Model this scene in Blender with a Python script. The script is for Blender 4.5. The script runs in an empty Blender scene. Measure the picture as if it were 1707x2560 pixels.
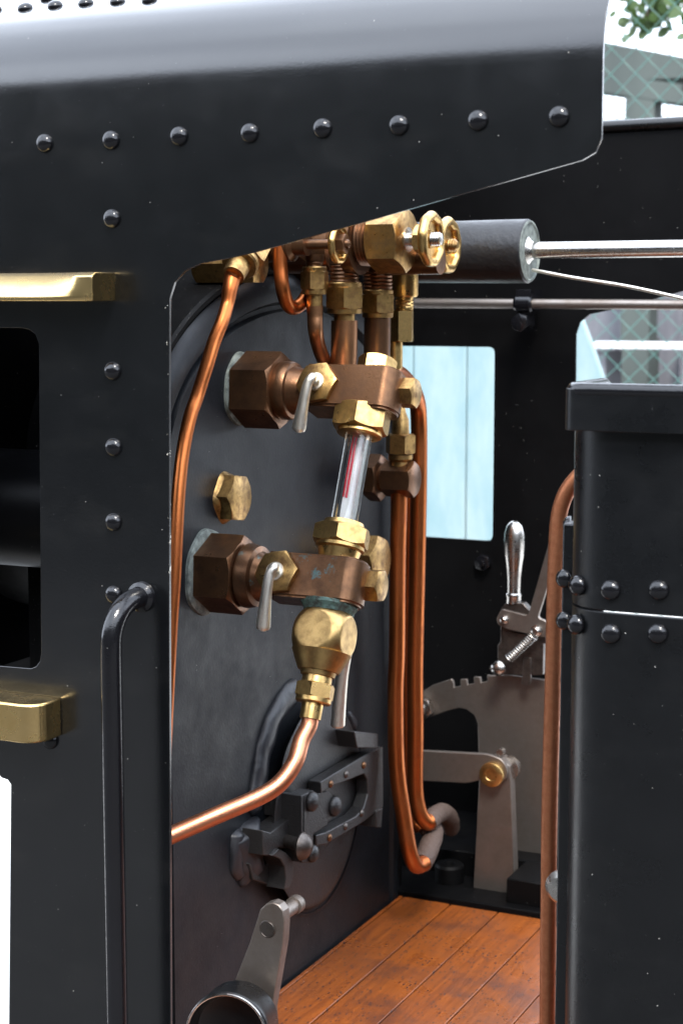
import bpy, bmesh, math, random
from mathutils import Vector, Matrix, noise
random.seed(7)
R_ = math.radians
sc = bpy.context.scene
col = sc.collection

# ------------------------------------------------------------------ camera
CAM = Vector((0.0, -1.0, 1.0))
YAW, PIT = R_(25.4), R_(7.1)
FPX, PX, PY = 4246.0, 853.5, 1280.0
FW = Vector((-math.sin(YAW)*math.cos(PIT), math.cos(YAW)*math.cos(PIT), -math.sin(PIT)))
RT = Vector((math.cos(YAW), math.sin(YAW), 0))
UP = RT.cross(FW)
cd = bpy.data.cameras.new('camera')
cam = bpy.data.objects.new('camera', cd)
col.objects.link(cam)
cam.location = CAM
cam.rotation_euler = (R_(90) - PIT, 0, YAW)
cd.sensor_fit = 'VERTICAL'
cd.sensor_height = 36.0
cd.sensor_width = 24.0
cd.lens = 36.0*FPX/2560.0
cd.clip_start = 0.05
cd.clip_end = 2000
cd.dof.use_dof = True
cd.dof.focus_distance = 1.32
cd.dof.aperture_fstop = 14.0
sc.camera = cam

# ------------------------------------------------------------------ light
SUN_EL, SUN_AZ = 52.0, 150.0        # azimuth measured from +y towards +x
w = bpy.data.worlds.new('World')
sc.world = w
w.use_nodes = True
wn = w.node_tree
bgn = wn.nodes['Background']
sky = wn.nodes.new('ShaderNodeTexSky')
sky.sky_type = 'NISHITA'
sky.sun_disc = False
sky.sun_elevation = R_(SUN_EL)
sky.sun_rotation = R_(SUN_AZ)
sky.dust_density = 3.0
sky.air_density = 1.0
sky.ozone_density = 1.0
# thin bright cloud layer over the blue
tcw = wn.nodes.new('ShaderNodeTexCoord')
cn = wn.nodes.new('ShaderNodeTexNoise')
cn.inputs['Scale'].default_value = 2.2
cn.inputs['Detail'].default_value = 5
wn.links.new(tcw.outputs['Generated'], cn.inputs['Vector'])
cr0 = wn.nodes.new('ShaderNodeValToRGB')
cr0.color_ramp.elements[0].position = .30
cr0.color_ramp.elements[0].color = (.45, .45, .45, 1)
cr0.color_ramp.elements[1].position = .60
cr0.color_ramp.elements[1].color = (.97, .97, .97, 1)
wn.links.new(cn.outputs[0], cr0.inputs[0])
mxw = wn.nodes.new('ShaderNodeMix')
mxw.data_type = 'RGBA'
mxw.inputs[7].default_value = (13.6, 14.9, 17.2, 1)
wn.links.new(cr0.outputs[0], mxw.inputs[0])
wn.links.new(sky.outputs[0], mxw.inputs[6])
wn.links.new(mxw.outputs[2], bgn.inputs[0])
bgn.inputs[1].default_value = 0.15
sd = bpy.data.lights.new('sun', 'SUN')
sun = bpy.data.objects.new('sun', sd)
col.objects.link(sun)
sd.energy = 2.0
sd.angle = R_(14)
sd.color = (1.0, 0.95, 0.88)
sdir = Vector((math.sin(R_(SUN_AZ))*math.cos(R_(SUN_EL)), math.cos(R_(SUN_AZ))*math.cos(R_(SUN_EL)), math.sin(R_(SUN_EL))))
sun.rotation_euler = sdir.to_track_quat('Z', 'Y').to_euler()
sun.location = sdir*10
sc.view_settings.view_transform = 'Standard'
sc.view_settings.look = 'None'
sc.view_settings.gamma = 1.0
sc.view_settings.use_curve_mapping = False
sc.view_settings.exposure = 1.1

# ------------------------------------------------------------------ measuring helpers
VW = {'d': (0, 0, 1.0887), '1': (400, 500, .5102), '2': (400, 1000, .4464), '3': (400, 1600, .4464),
      '4': (1000, 1200, .3189), '5': (1000, 1700, .3658), '6': (1100, 0, .4677), '7': (0, 0, .5102),
      '8': (0, 1000, .6631), '9': (1300, 800, .3825), 'a': (600, 1700, .2551), 'b': (380, 600, .2041)}
def ray(v, x, y):
    o = VW[v]
    X, Y = o[0] + x*o[2], o[1] + y*o[2]
    return FW + RT*((X - PX)/FPX) + UP*((PY - Y)/FPX)
def pt(v, x, y, ax, val):
    """point of the plane ax=val seen in the survey photograph at (x, y)"""
    d = ray(v, x, y)
    k = 'xyz'.index(ax)
    return CAM + d*((val - CAM[k])/d[k])
def pxm(p):
    """metres per source pixel at p"""
    return (p - CAM).dot(FW)/FPX
def along(o, ax, v, x, y):
    """parameter t on the line o+t*ax that passes nearest to the sight line"""
    d = ray(v, x, y).normalized()
    a = Vector(ax).normalized()
    w0 = Vector(o) - CAM
    b = a.dot(d)
    return (b*d.dot(w0) - a.dot(w0))/(1 - b*b)

# ------------------------------------------------------------------ mesh helpers
X_ = Vector((1, 0, 0)); Y_ = Vector((0, 1, 0)); Z_ = Vector((0, 0, 1))
def frame(ax, ref=None):
    a = Vector(ax).normalized()
    r = Vector(ref) if ref is not None else (Z_ if abs(a.z) < 0.9 else X_)
    u = (r - a*r.dot(a)).normalized()
    return a, u, a.cross(u)
def NB():
    return bmesh.new()
def obj(name, bm, m, parent=None, label=None, bevel=0.0, ang=32, seg=2):
    bmesh.ops.recalc_face_normals(bm, faces=bm.faces)
    me = bpy.data.meshes.new(name)
    bm.to_mesh(me)
    bm.free()
    for p in me.polygons:
        p.use_smooth = True
    me.set_sharp_from_angle(angle=R_(ang))
    me.materials.append(m)
    o = bpy.data.objects.new(name, me)
    col.objects.link(o)
    if parent is not None:
        o.parent = parent
    if label:
        o['label'] = label
    if bevel:
        b = o.modifiers.new('bevel', 'BEVEL')
        b.width = bevel
        b.segments = seg
        b.limit_method = 'ANGLE'
        b.angle_limit = R_(38)
        b.harden_normals = False
    return o
def rings(bm, rs, cap0=True, cap1=True, closed=False):
    vs = [[bm.verts.new(p) for p in r] for r in rs]
    n = len(vs[0])
    prs = list(zip(vs, vs[1:]))
    if closed:
        prs.append((vs[-1], vs[0]))
    for a, b in prs:
        for i in range(n):
            j = (i + 1) % n
            try:
                bm.faces.new((a[i], a[j], b[j], b[i]))
            except ValueError:
                pass
    if not closed:
        if cap0: bm.faces.new(vs[0][::-1])
        if cap1: bm.faces.new(vs[-1])
def lathe(bm, o, ax, prof, n=48, mod=None, caps=True, closed=False):
    a, u, v = frame(ax)
    o = Vector(o)
    rs = []
    for t, r in prof:
        ring = []
        for i in range(n):
            th = 2*math.pi*i/n
            rr = r*(mod(th, t, r) if mod else 1)
            ring.append(o + a*t + (u*math.cos(th) + v*math.sin(th))*max(rr, 1e-5))
        rs.append(ring)
    rings(bm, rs, caps, caps, closed)
def hexn(bm, o, ax, t0, t1, a_, rot=0, ch0=1, ch1=1, ref=None, sides=6, k=0.99):
    """hexagon bar with turned chamfers; a_ = half the distance across flats"""
    a, u, v = frame(ax, ref)
    o = Vector(o)
    n = sides*12
    st = 2*math.pi/sides
    c = a_*k
    sg = 1 if t1 > t0 else -1
    rs = [[], [], [], []]
    for i in range(n):
        th = 2*math.pi*i/n
        ph = (th % st) - st/2
        r = a_/math.cos(ph)
        h = (r - c)*0.6
        dr = u*math.cos(th + R_(rot)) + v*math.sin(th + R_(rot))
        r0 = c if ch0 else r
        r1 = c if ch1 else r
        rs[0].append(o + a*t0 + dr*r0)
        rs[1].append(o + a*(t0 + sg*(h if ch0 else 1e-4)) + dr*r)
        rs[2].append(o + a*(t1 - sg*(h if ch1 else 1e-4)) + dr*r)
        rs[3].append(o + a*t1 + dr*r1)
    rings(bm, rs)
def crspline(pts, k=8):
    pts = [Vector(p) for p in pts]
    if len(pts) < 3:
        return pts
    P = [pts[0]*2 - pts[1]] + pts + [pts[-1]*2 - pts[-2]]
    out = []
    for i in range(1, len(P) - 2):
        p0, p1, p2, p3 = P[i-1:i+3]
        for j in range(k):
            t = j/k
            out.append(0.5*((2*p1) + (p2 - p0)*t + (2*p0 - 5*p1 + 4*p2 - p3)*t*t + (3*p1 - p0 - 3*p2 + p3)*t**3))
    out.append(pts[-1])
    return out
def tube(bm, pts, r, n=24, k=8, smooth=True, wob=0.0, flat=None):
    q = crspline(pts, k) if smooth else [Vector(p) for p in pts]
    m = len(q)
    rr = r if isinstance(r, (list, tuple)) else [r]*2
    def rad(i):
        f = i/(m - 1)*(len(rr) - 1)
        j = min(int(f), len(rr) - 2)
        return rr[j] + (rr[j+1] - rr[j])*(f - j)
    u = None
    rs = []
    for i in range(m):
        d = (q[min(i+1, m-1)] - q[max(i-1, 0)]).normalized()
        if u is None:
            _, u, _ = frame(d)
        u = (u - d*u.dot(d)).normalized()
        v = d.cross(u)
        ra = rad(i)
        ring = []
        for j in range(n):
            th = 2*math.pi*j/n
            p = q[i] + (u*math.cos(th) + v*math.sin(th))*ra
            if wob:
                p += (u*math.cos(th) + v*math.sin(th))*wob*noise.noise(p*110)
            ring.append(p)
        rs.append(ring)
    rings(bm, rs)
def box(bm, c, ex, ey, ez):
    c, ex, ey, ez = Vector(c), Vector(ex), Vector(ey), Vector(ez)
    lo = [c - ex - ey - ez, c + ex - ey - ez, c + ex + ey - ez, c - ex + ey - ez]
    hi = [p + ez*2 for p in lo]
    rings(bm, [lo, hi])
def bxx(bm, x0, x1, y0, y1, z0, z1):
    box(bm, ((x0+x1)/2, (y0+y1)/2, (z0+z1)/2), ((x1-x0)/2, 0, 0), (0, (y1-y0)/2, 0), (0, 0, (z1-z0)/2))
def slab(bm, outer, vec, holes=()):
    """flat plate: outline with holes, given thickness by vec"""
    es = []
    for loop in [outer] + list(holes):
        vs = [bm.verts.new(p) for p in loop]
        for i in range(len(vs)):
            es.append(bm.edges.new((vs[i], vs[(i+1) % len(vs)])))
    r = bmesh.ops.triangle_fill(bm, use_beauty=True, use_dissolve=True, edges=es)
    fs = [g for g in r['geom'] if isinstance(g, bmesh.types.BMFace)]
    e = bmesh.ops.extrude_face_region(bm, geom=fs)
    bmesh.ops.translate(bm, vec=Vector(vec), verts=[g for g in e['geom'] if isinstance(g, bmesh.types.BMVert)])
    # keep the back faces
def fillet(pts, r, n=6):
    """round the corners of a closed polygon; r scalar or list"""
    out = []
    m = len(pts)
    for i in range(m):
        p = Vector(pts[i])
        ri = r[i] if isinstance(r, (list, tuple)) else r
        if ri <= 0:
            out.append(p); continue
        a = (Vector(pts[i-1]) - p); b = (Vector(pts[(i+1) % m]) - p)
        la, lb = a.length, b.length
        d = min(ri, la*.45, lb*.45)
        pa, pb = p + a/la*d, p + b/lb*d
        for j in range(n + 1):
            t = j/n
            out.append(pa*(1-t)**2 + p*2*t*(1-t) + pb*t*t)
    return out

# ------------------------------------------------------------------ materials
def nodes(m):
    m.use_nodes = True
    nt = m.node_tree
    return nt, nt.nodes['Principled BSDF']
def c4(c): return (c[0], c[1], c[2], 1)
def N(nt, t, **kw):
    n = nt.nodes.new(t)
    for k, v in kw.items():
        setattr(n, k, v)
    return n
def noise_n(nt, scale, detail=4, rough=.6, stretch=None):
    tc = N(nt, 'ShaderNodeTexCoord')
    src = tc.outputs['Object']
    if stretch:
        mp = N(nt, 'ShaderNodeMapping')
        mp.inputs['Scale'].default_value = stretch
        nt.links.new(src, mp.inputs[0]); src = mp.outputs[0]
    n = N(nt, 'ShaderNodeTexNoise')
    n.inputs['Scale'].default_value = scale
    n.inputs['Detail'].default_value = detail
    n.inputs['Roughness'].default_value = rough
    nt.links.new(src, n.inputs['Vector'])
    return n
def ramp(nt, src, a, b, c0=(0, 0, 0), c1=(1, 1, 1)):
    r = N(nt, 'ShaderNodeValToRGB')
    r.color_ramp.elements[0].position = a
    r.color_ramp.elements[1].position = b
    r.color_ramp.elements[0].color = c4(c0)
    r.color_ramp.elements[1].color = c4(c1)
    nt.links.new(src, r.inputs[0])
    return r.outputs[0]
def mixc(nt, fac, a, b):
    m = N(nt, 'ShaderNodeMix', data_type='RGBA')
    nt.links.new(fac, m.inputs[0])
    for v, s in ((a, m.inputs[6]), (b, m.inputs[7])):
        if isinstance(v, tuple): s.default_value = c4(v)
        else: nt.links.new(v, s)
    return m.outputs[2]
def mapr(nt, src, a, b, lo, hi):
    m = N(nt, 'ShaderNodeMapRange')
    m.inputs[1].default_value = a; m.inputs[2].default_value = b
    m.inputs[3].default_value = lo; m.inputs[4].default_value = hi
    nt.links.new(src, m.inputs[0])
    return m.outputs[0]
def specks(nt, scale, size, keep, stretch=None):
    tc = N(nt, 'ShaderNodeTexCoord')
    src = tc.outputs['Object']
    if stretch:
        mp = N(nt, 'ShaderNodeMapping')
        mp.inputs['Scale'].default_value = stretch
        nt.links.new(src, mp.inputs[0]); src = mp.outputs[0]
    v = N(nt, 'ShaderNodeTexVoronoi')
    v.inputs['Scale'].default_value = scale
    nt.links.new(src, v.inputs['Vector'])
    a = N(nt, 'ShaderNodeMath', operation='LESS_THAN')
    nt.links.new(v.outputs['Distance'], a.inputs[0]); a.inputs[1].default_value = size
    s = N(nt, 'ShaderNodeSeparateColor')
    nt.links.new(v.outputs['Color'], s.inputs[0])
    b = N(nt, 'ShaderNodeMath', operation='LESS_THAN')
    nt.links.new(s.outputs[0], b.inputs[0]); b.inputs[1].default_value = keep
    c = N(nt, 'ShaderNodeMath', operation='MULTIPLY')
    nt.links.new(a.outputs[0], c.inputs[0]); nt.links.new(b.outputs[0], c.inputs[1])
    return c.outputs[0]
def bump(nt, b, hs):
    last = None
    for src, dist, st in hs:
        bp = N(nt, 'ShaderNodeBump')
        bp.inputs['Distance'].default_value = dist
        bp.inputs['Strength'].default_value = st
        nt.links.new(src, bp.inputs['Height'])
        if last: nt.links.new(last, bp.inputs['Normal'])
        last = bp.outputs[0]
    nt.links.new(last, b.inputs['Normal'])
def metal(name, base, dark, rough=(.22, .45), sc_=90, thr=(.45, .7), metalness=1.0, bmp=.0004, extra=None, brush=None):
    m = bpy.data.materials.new(name)
    nt, b = nodes(m)
    n1 = noise_n(nt, sc_, 6, .62)
    n2 = noise_n(nt, sc_*9, 3, .6, brush)
    f = ramp(nt, n1.outputs[0], thr[0], thr[1])
    c = mixc(nt, f, base, dark)
    if extra:
        e = ramp(nt, noise_n(nt, extra[1], 6, .7).outputs[0], extra[2], extra[2] + .08)
        c = mixc(nt, e, c, extra[0])
        nt.links.new(mapr(nt, e, 0, 1, metalness, .25), b.inputs['Metallic'])
    else:
        b.inputs['Metallic'].default_value = metalness
    nt.links.new(c, b.inputs['Base Color'])
    nt.links.new(mapr(nt, n1.outputs[0], .3, .75, rough[0], rough[1]), b.inputs['Roughness'])
    bump(nt, b, [(n2.outputs[0], bmp, .5)])
    return m
def paint(name, base, rough, orange=(900, .0002, .5), dust=None, spec=.5, coat=0, big=(8, .0), film=0):
    m = bpy.data.materials.new(name)
    nt, b = nodes(m)
    n1 = noise_n(nt, big[0], 5, .6)
    c = mixc(nt, ramp(nt, n1.outputs[0], .35, .7), base, tuple(x*(1.35 + big[1]) + .001 for x in base))
    if film:
        fn = noise_n(nt, 11, 6, .72, (1, 1, 2.2))
        c = mixc(nt, mapr(nt, fn.outputs[0], .52, .80, 0, film), c, (.42, .40, .36))
    if dust:
        for (s, z, k, dc) in dust:
            c = mixc(nt, specks(nt, s, z, k), c, dc)
    nt.links.new(c, b.inputs['Base Color'])
    n3 = noise_n(nt, 30, 6, .7)
    nt.links.new(mapr(nt, n3.outputs[0], .3, .7, rough[0], rough[1]), b.inputs['Roughness'])
    b.inputs['Specular IOR Level'].default_value = spec
    if coat:
        b.inputs['Coat Weight'].default_value = coat
        b.inputs['Coat Roughness'].default_value = .17
    n2 = noise_n(nt, orange[0], 2, .5)
    n4 = noise_n(nt, 25, 3, .5)
    bump(nt, b, [(n2.outputs[0], orange[1], orange[2]), (n4.outputs[0], .0012, .12)])
    return m
DL = (.45, .44, .40)
BLACK = paint('black_gloss_paint', (.0015, .0018, .0023), (.24, .36), dust=[(160, .05, .10, DL), (420, .07, .05, (.2, .2, .19))], film=.008)
def chips(m, xe, zmax=None):
    nt = m.node_tree; b = nt.nodes['Principled BSDF']
    tc = N(nt, 'ShaderNodeTexCoord'); sp = N(nt, 'ShaderNodeSeparateXYZ'); nt.links.new(tc.outputs['Object'], sp.inputs[0])
    d = N(nt, 'ShaderNodeMath', operation='SUBTRACT'); nt.links.new(sp.outputs[0], d.inputs[0]); d.inputs[1].default_value = xe
    a = N(nt, 'ShaderNodeMath', operation='ABSOLUTE'); nt.links.new(d.outputs[0], a.inputs[0])
    near = mapr(nt, a.outputs[0], .0005, .0026, .16, 0)
    n = noise_n(nt, 130, 5, .75)
    s = N(nt, 'ShaderNodeMath', operation='ADD'); nt.links.new(n.outputs[0], s.inputs[0]); nt.links.new(near, s.inputs[1])
    f = ramp(nt, s.outputs[0], .755, .765)
    if zmax:
        zm = N(nt, 'ShaderNodeMath', operation='LESS_THAN'); nt.links.new(sp.outputs[2], zm.inputs[0]); zm.inputs[1].default_value = zmax
        fm = N(nt, 'ShaderNodeMath', operation='MULTIPLY'); nt.links.new(f, fm.inputs[0]); nt.links.new(zm.outputs[0], fm.inputs[1]); f = fm.outputs[0]
    old = b.inputs['Base Color'].links[0].from_socket
    nt.links.new(mixc(nt, f, old, (.42, .40, .34)), b.inputs['Base Color'])
SHEET = paint('black_side_sheet_paint', (.0015, .0018, .0023), (.16, .26), dust=[(160, .05, .10, DL), (420, .07, .05, (.2, .2, .19)), (45, .018, .25, DL)], coat=.8, spec=.5, orange=(620, .0002, .4), film=.012)
chips(SHEET, pt('d', 388, 1200, 'y', 0).x, pt('d', 388, 700, 'y', 0).z)
chips(SHEET, pt('d', 1381, 250, 'y', 0).x)
BLACKG = paint('black_wet_paint', (.004, .004, .005), (.1, .18), dust=[(260, .05, .08, DL)])
INSIDE = paint('black_interior_paint', (.0012, .0012, .0014), (.45, .6), dust=[(220, .06, .12, DL)], spec=.10)
DUSTY = paint('dusty_black_paint', (.0012, .0012, .0014), (.5, .65), dust=[(600, .12, .22, (.22, .21, .19)), (300, .1, .12, (.35, .33, .3))], spec=.10)
BHEAD = paint('matt_black_paint', (.0034, .0042, .0056), (.34, .54), orange=(350, .0003, .5), dust=[(150, .05, .07, DL), (60, .02, .2, DL)], spec=.26, big=(7, .8), film=.02)
CAST = paint('black_cast_iron', (.012, .0115, .0115), (.32, .5), orange=(500, .0006, .8), dust=[(300, .08, .05, (.25, .2, .16))], spec=.5)
WELD = paint('painted_weld', (.013, .014, .017), (.3, .45), orange=(90, .0015, .45), dust=[(200, .06, .05, DL)])
BRASS = metal('polished_brass', (.66, .44, .17), (.38, .235, .085), (.24, .42), 120, (.40, .72), bmp=.00015)
BRASSP = metal('clean_brass', (.78, .56, .25), (.62, .42, .16), (.20, .34), 40, (.45, .8), bmp=.00012)
BRASSM = metal('worn_brass', (.56, .375, .15), (.34, .215, .09), (.28, .46), 120, (.40, .72), bmp=.0003)
STEMB = metal('browned_copper', (.40, .20, .10), (.22, .10, .05), (.28, .42), 60, (.4, .75), bmp=.0002)
BRASSD = metal('tarnished_brass', (.47, .295, .11), (.17, .095, .04), (.26, .5), 130, (.42, .68), bmp=.0003)
BRONZE = metal('brown_bronze', (.185, .092, .045), (.066, .036, .022), (.26, .42), 70, (.36, .80), .85, .0002, extra=((.12, .20, .18), 60, .72))
BRONZEG = metal('bronze_with_verdigris', (.185, .092, .045), (.066, .036, .022), (.26, .42), 70, (.36, .80), .85, .0002, extra=((.07, .15, .15), 55, .62))
COPPER = metal('copper_orange', (.50, .152, .045), (.32, .088, .032), (.28, .44), 38, (.45, .80), bmp=.00012)
COPPERL = metal('copper_bright', (.64, .27, .15), (.42, .15, .08), (.30, .46), 80, (.5, .8), bmp=.00025)
COPPERM = metal('copper_matt', (.50, .20, .10), (.36, .13, .06), (.36, .55), 160, (.4, .75), bmp=.0005)
HOSE = paint('brown_rubber', (.06, .038, .028), (.6, .8), orange=(260, .0015, .8))
STEEL = metal('dull_steel', (.25, .222, .20), (.14, .108, .085), (.36, .55), 25, (.40, .78), .9, .0003, extra=((.16, .07, .03), 70, .70))
STEELB = metal('bright_steel', (.52, .50, .47), (.34, .31, .28), (.18, .36), 60, (.5, .85), bmp=.00015)
STEELD = metal('dark_steel', (.13, .115, .105), (.05, .04, .035), (.3, .5), 90, (.4, .7), .9, .0004)
NICKEL = metal('nickel_plate', (.86, .82, .72), (.66, .60, .50), (.34, .50), 120, (.5, .8), bmp=.0002)
GASKET = metal('grey_gasket', (.20, .225, .20), (.06, .07, .065), (.5, .8), 120, (.4, .7), .3, .0012)
RED = paint('red_enamel', (.55, .01, .03), (.2, .3), orange=(900, .0001, .2))
WHITE = paint('white_enamel', (.75, .76, .78), (.3, .4), orange=(900, .0001, .2))
RUBBER = paint('black_rubber', (.005, .005, .006), (.35, .5), orange=(160, .0012, .5))

def glass_mat():
    m = bpy.data.materials.new('clear_glass')
    nt, b = nodes(m)
    b.inputs['Base Color'].default_value = (.97, .99, .98, 1)
    b.inputs['Transmission Weight'].default_value = 1
    n = noise_n(nt, 160, 5, .7)
    nt.links.new(mapr(nt, n.outputs[0], .5, .8, 0.0, .15), b.inputs['Roughness'])
    b.inputs['IOR'].default_value = 1.5
    return m
GLASS = glass_mat()
def wood_mat():
    m = bpy.data.materials.new('varnished_boards')
    nt, b = nodes(m)
    g = noise_n(nt, 1, 7, .65, (260, 14, 30))
    g2 = noise_n(nt, 1, 4, .6, (900, 40, 60))
    bg = noise_n(nt, 14, 4, .6)
    tc = N(nt, 'ShaderNodeTexCoord')
    sp = N(nt, 'ShaderNodeSeparateXYZ'); nt.links.new(tc.outputs['Object'], sp.inputs[0])
    mu = N(nt, 'ShaderNodeMath', operation='MULTIPLY_ADD')
    nt.links.new(sp.outputs[0], mu.inputs[0]); mu.inputs[1].default_value = 1/.0573; mu.inputs[2].default_value = 20.05
    fl = N(nt, 'ShaderNodeMath', operation='FLOOR'); nt.links.new(mu.outputs[0], fl.inputs[0])
    wnz = N(nt, 'ShaderNodeTexWhiteNoise', noise_dimensions='1D'); nt.links.new(fl.outputs[0], wnz.inputs['W'])
    c = mixc(nt, ramp(nt, g.outputs[0], .35, .68), (.27, .068, .009), (.11, .024, .005))
    c = mixc(nt, mapr(nt, wnz.outputs[0], 0, 1, 0, .45), c, (.25, .075, .018))
    c = mixc(nt, ramp(nt, bg.outputs[0], .50, .75), c, (.07, .02, .009))
    d = specks(nt, 1, .30, .45, (330, 130, 20))
    nz = ramp(nt, noise_n(nt, 26, 4, .6).outputs[0], .38, .50)
    mm = N(nt, 'ShaderNodeMath', operation='MULTIPLY'); nt.links.new(d, mm.inputs[0]); nt.links.new(nz, mm.inputs[1])
    c = mixc(nt, mm.outputs[0], c, (.045, .022, .02))
    c = mixc(nt, specks(nt, 160, .05, .06), c, (.5, .45, .4))
    c = mixc(nt, mapr(nt, noise_n(nt, 9, 7, .75).outputs[0], .45, .75, 0, .3), c, (.085, .045, .028))
    nt.links.new(c, b.inputs['Base Color'])
    nt.links.new(mapr(nt, bg.outputs[0], .3, .7, .22, .42), b.inputs['Roughness'])
    bump(nt, b, [(g2.outputs[0], .0006, .5), (mm.outputs[0], .0005, -.5)])
    return m
WOOD = wood_mat()

# ------------------------------------------------------------------ setting: ground
def simple(name, c1, c2, rough, scale, stretch=None, bmp=.004):
    m = bpy.data.materials.new(name)
    nt, b = nodes(m)
    n = noise_n(nt, scale, 6, .6, stretch)
    nt.links.new(mixc(nt, ramp(nt, n.outputs[0], .35, .7), c1, c2), b.inputs['Base Color'])
    b.inputs['Roughness'].default_value = rough
    bump(nt, b, [(n.outputs[0], bmp, .5)])
    return m
PALE = simple('pale_concrete', (.62, .61, .58), (.52, .50, .47), .85, 6)
bm = NB()
S = 400
vs = [bm.verts.new(p) for p in ((-S, -S, 0), (S, -S, 0), (S, S, 0), (-S, S, 0))]
bm.faces.new(vs)
g = obj('ground', bm, simple('dark_gravel', (.06, .058, .055), (.036, .035, .033), .9, 60))
g['kind'] = 'structure'
bm = NB()
vs = [bm.verts.new(p) for p in ((-60, .1, .004), (60, .1, .004), (60, 4.3, .004), (-60, 4.3, .004))]
bm.faces.new(vs)
g2 = obj('path', bm, PALE)
g2['kind'] = 'structure'


# ------------------------------------------------------------------ the locomotive
loco = bpy.data.objects.new('steam_locomotive', None)
col.objects.link(loco)
loco.location = (0, 0, 0)
loco['label'] = 'glossy black miniature steam locomotive with open cab, brass fittings and copper pipes'
loco['category'] = 'locomotive'
def L(name, bm, m, **k): return obj(name, bm, m, loco, **k)

# rivets share meshes
_riv = {}
def rivet_mesh(r):
    k = round(r, 5)
    if k not in _riv:
        bm = NB()
        pr = [(-.0006, r*1.02), (r*.12, r)] + [(r*.12 + r*.62*math.sin(a), r*math.cos(a)) for a in [R_(q) for q in (10, 22, 35, 48, 60, 72, 82, 89)]]
        lathe(bm, (0, 0, 0), Z_, pr, 32)
        bmesh.ops.recalc_face_normals(bm, faces=bm.faces)
        me = bpy.data.meshes.new('rivet')
        bm.to_mesh(me); bm.free()
        for p in me.polygons: p.use_smooth = True
        _riv[k] = me
    return _riv[k]
def rivet(p, nrm, r, parent, m=None, name='rivet'):
    me = rivet_mesh(r)
    if not me.materials: me.materials.append(BLACKG)
    if m is not None and me.materials[0] is not m:
        me = me.copy(); me.materials[0] = m
    o = bpy.data.objects.new(name, me)
    col.objects.link(o)
    o.parent = parent
    o.matrix_world = Matrix.Translation(p) @ Vector(nrm).to_track_quat('Z', 'Y').to_matrix().to_4x4()
    return o

# ---- near cab side, rolled over at the top into the roof edge
D = lambda x, y, yy=0.0: pt('d', x, y, 'y', yy)
XR = D(1381, 250).x
ZB = 1.142
edge = [Vector((XR, 0, ZB)), D(1380, 318), D(1366, 350), D(1335, 368), D(1014, 459), D(800, 520), D(583, 580), D(520, 594), D(461, 605),
        D(425, 622), D(401, 648), D(389, 686), D(388, 900), D(389, 1500), D(392, 2352), Vector((D(392, 2352).x + .0006, 0, .22)),
        Vector((pt('8', 35, 2352, 'y', 0).x, 0, .22)), pt('8', 35, 2352, 'y', 0), pt('8', 41, 1600, 'y', 0), pt('8', 42, 1450, 'y', 0), pt('8', 30, 1432, 'y', 0),
        pt('8', 8, 1425, 'y', 0), pt('8', -10, 1405, 'y', 0), pt('8', -60, 1395, 'y', 0)]
zl = edge[-1].z
edge += [Vector((-1.5, 0, zl)), Vector((-1.5, 0, ZB))]
wx0 = -.86
tl = D(60, 754); tr = D(90, 790)
hole = [Vector((wx0, 0, tl.z - .02)), Vector((wx0 + .02, 0, tl.z)), D(50, 753), D(68, 757), D(82, 768), D(90, 790), D(92, 1100), D(95, 1500), D(92, 1518), D(84, 1530), D(72, 1535), Vector((wx0 + .02, 0, D(0, 1536).z)), Vector((wx0, 0, D(0, 1536).z + .02))]
bm = NB()
slab(bm, edge, (0, .003, 0), [hole])
# roll
YE = .078
prof = []
RR = .070
for k in range(15):
    a = R_(62)*k/14
    prof.append((RR - RR*math.cos(a), ZB + RR*math.sin(a)))
y0, z0 = prof[-1]
for k in range(1, 6):
    t = k/5*(YE - y0)
    prof.append((y0 + t, z0 + t*.50 - t*t*1.2))
inn = []
for k, (y, z) in enumerate(prof):
    a = prof[max(k-1, 0)]; b = prof[min(k+1, len(prof)-1)]
    ty, tz = b[0]-a[0], b[1]-a[1]
    l = math.hypot(ty, tz)
    inn.append((y + .003*tz/l, z - .003*ty/l))
loop = prof + inn[::-1]
for f_ in [f_ for f_ in bm.faces if all(abs(v.co.z - ZB) < 1e-5 for v in f_.verts)]:
    bm.faces.remove(f_)
inn[0] = (.003, ZB)
xs = [XR, -1.5]
rings(bm, [[Vector((x, y, z)) for (y, z) in loop] for x in xs])
for f_ in [f_ for f_ in bm.faces if all(abs(v.co.z - ZB) < 1e-5 for v in f_.verts)]:
    bm.faces.remove(f_)
bmesh.ops.remove_doubles(bm, verts=bm.verts, dist=2e-5)
side = L('cab_side_sheet', bm, SHEET, label='black riveted near side sheet with window opening and rolled roof edge', bevel=.0004, ang=25)
for (x, y) in [(104, 329), (256, 322), (412, 313), (574, 306), (741, 295), (916, 288), (1097, 277), (1283, 268), (258, 502), (260, 852), (262, 1027), (262, 1199), (262, 1365), (117, 1700), (-46, 337)]:
    rivet(D(x, y), (0, -1, 0), .0064, side)
def onroof(v, x, y):
    """first point of the rolled roof edge met by the sight line"""
    for i in range(len(prof) - 1):
        for j in range(12):
            f = j/12
            yy = prof[i][0] + (prof[i+1][0] - prof[i][0])*f
            zz = prof[i][1] + (prof[i+1][1] - prof[i][1])*f
            P = pt(v, x, y, 'y', yy)
            if P.z <= zz:
                n = Vector((0, -(prof[i+1][1] - prof[i][1]), prof[i+1][0] - prof[i][0])).normalized()
                return Vector((P.x, yy, zz)), n
    return None, None
for k, (x, y) in enumerate([(-25, 52), (125, 42), (272, 30), (422, 18), (577, 10), (733, 3)]):
    P, n = onroof('7', x, y)
    if P: rivet(P, n, .0056, side)
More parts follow.
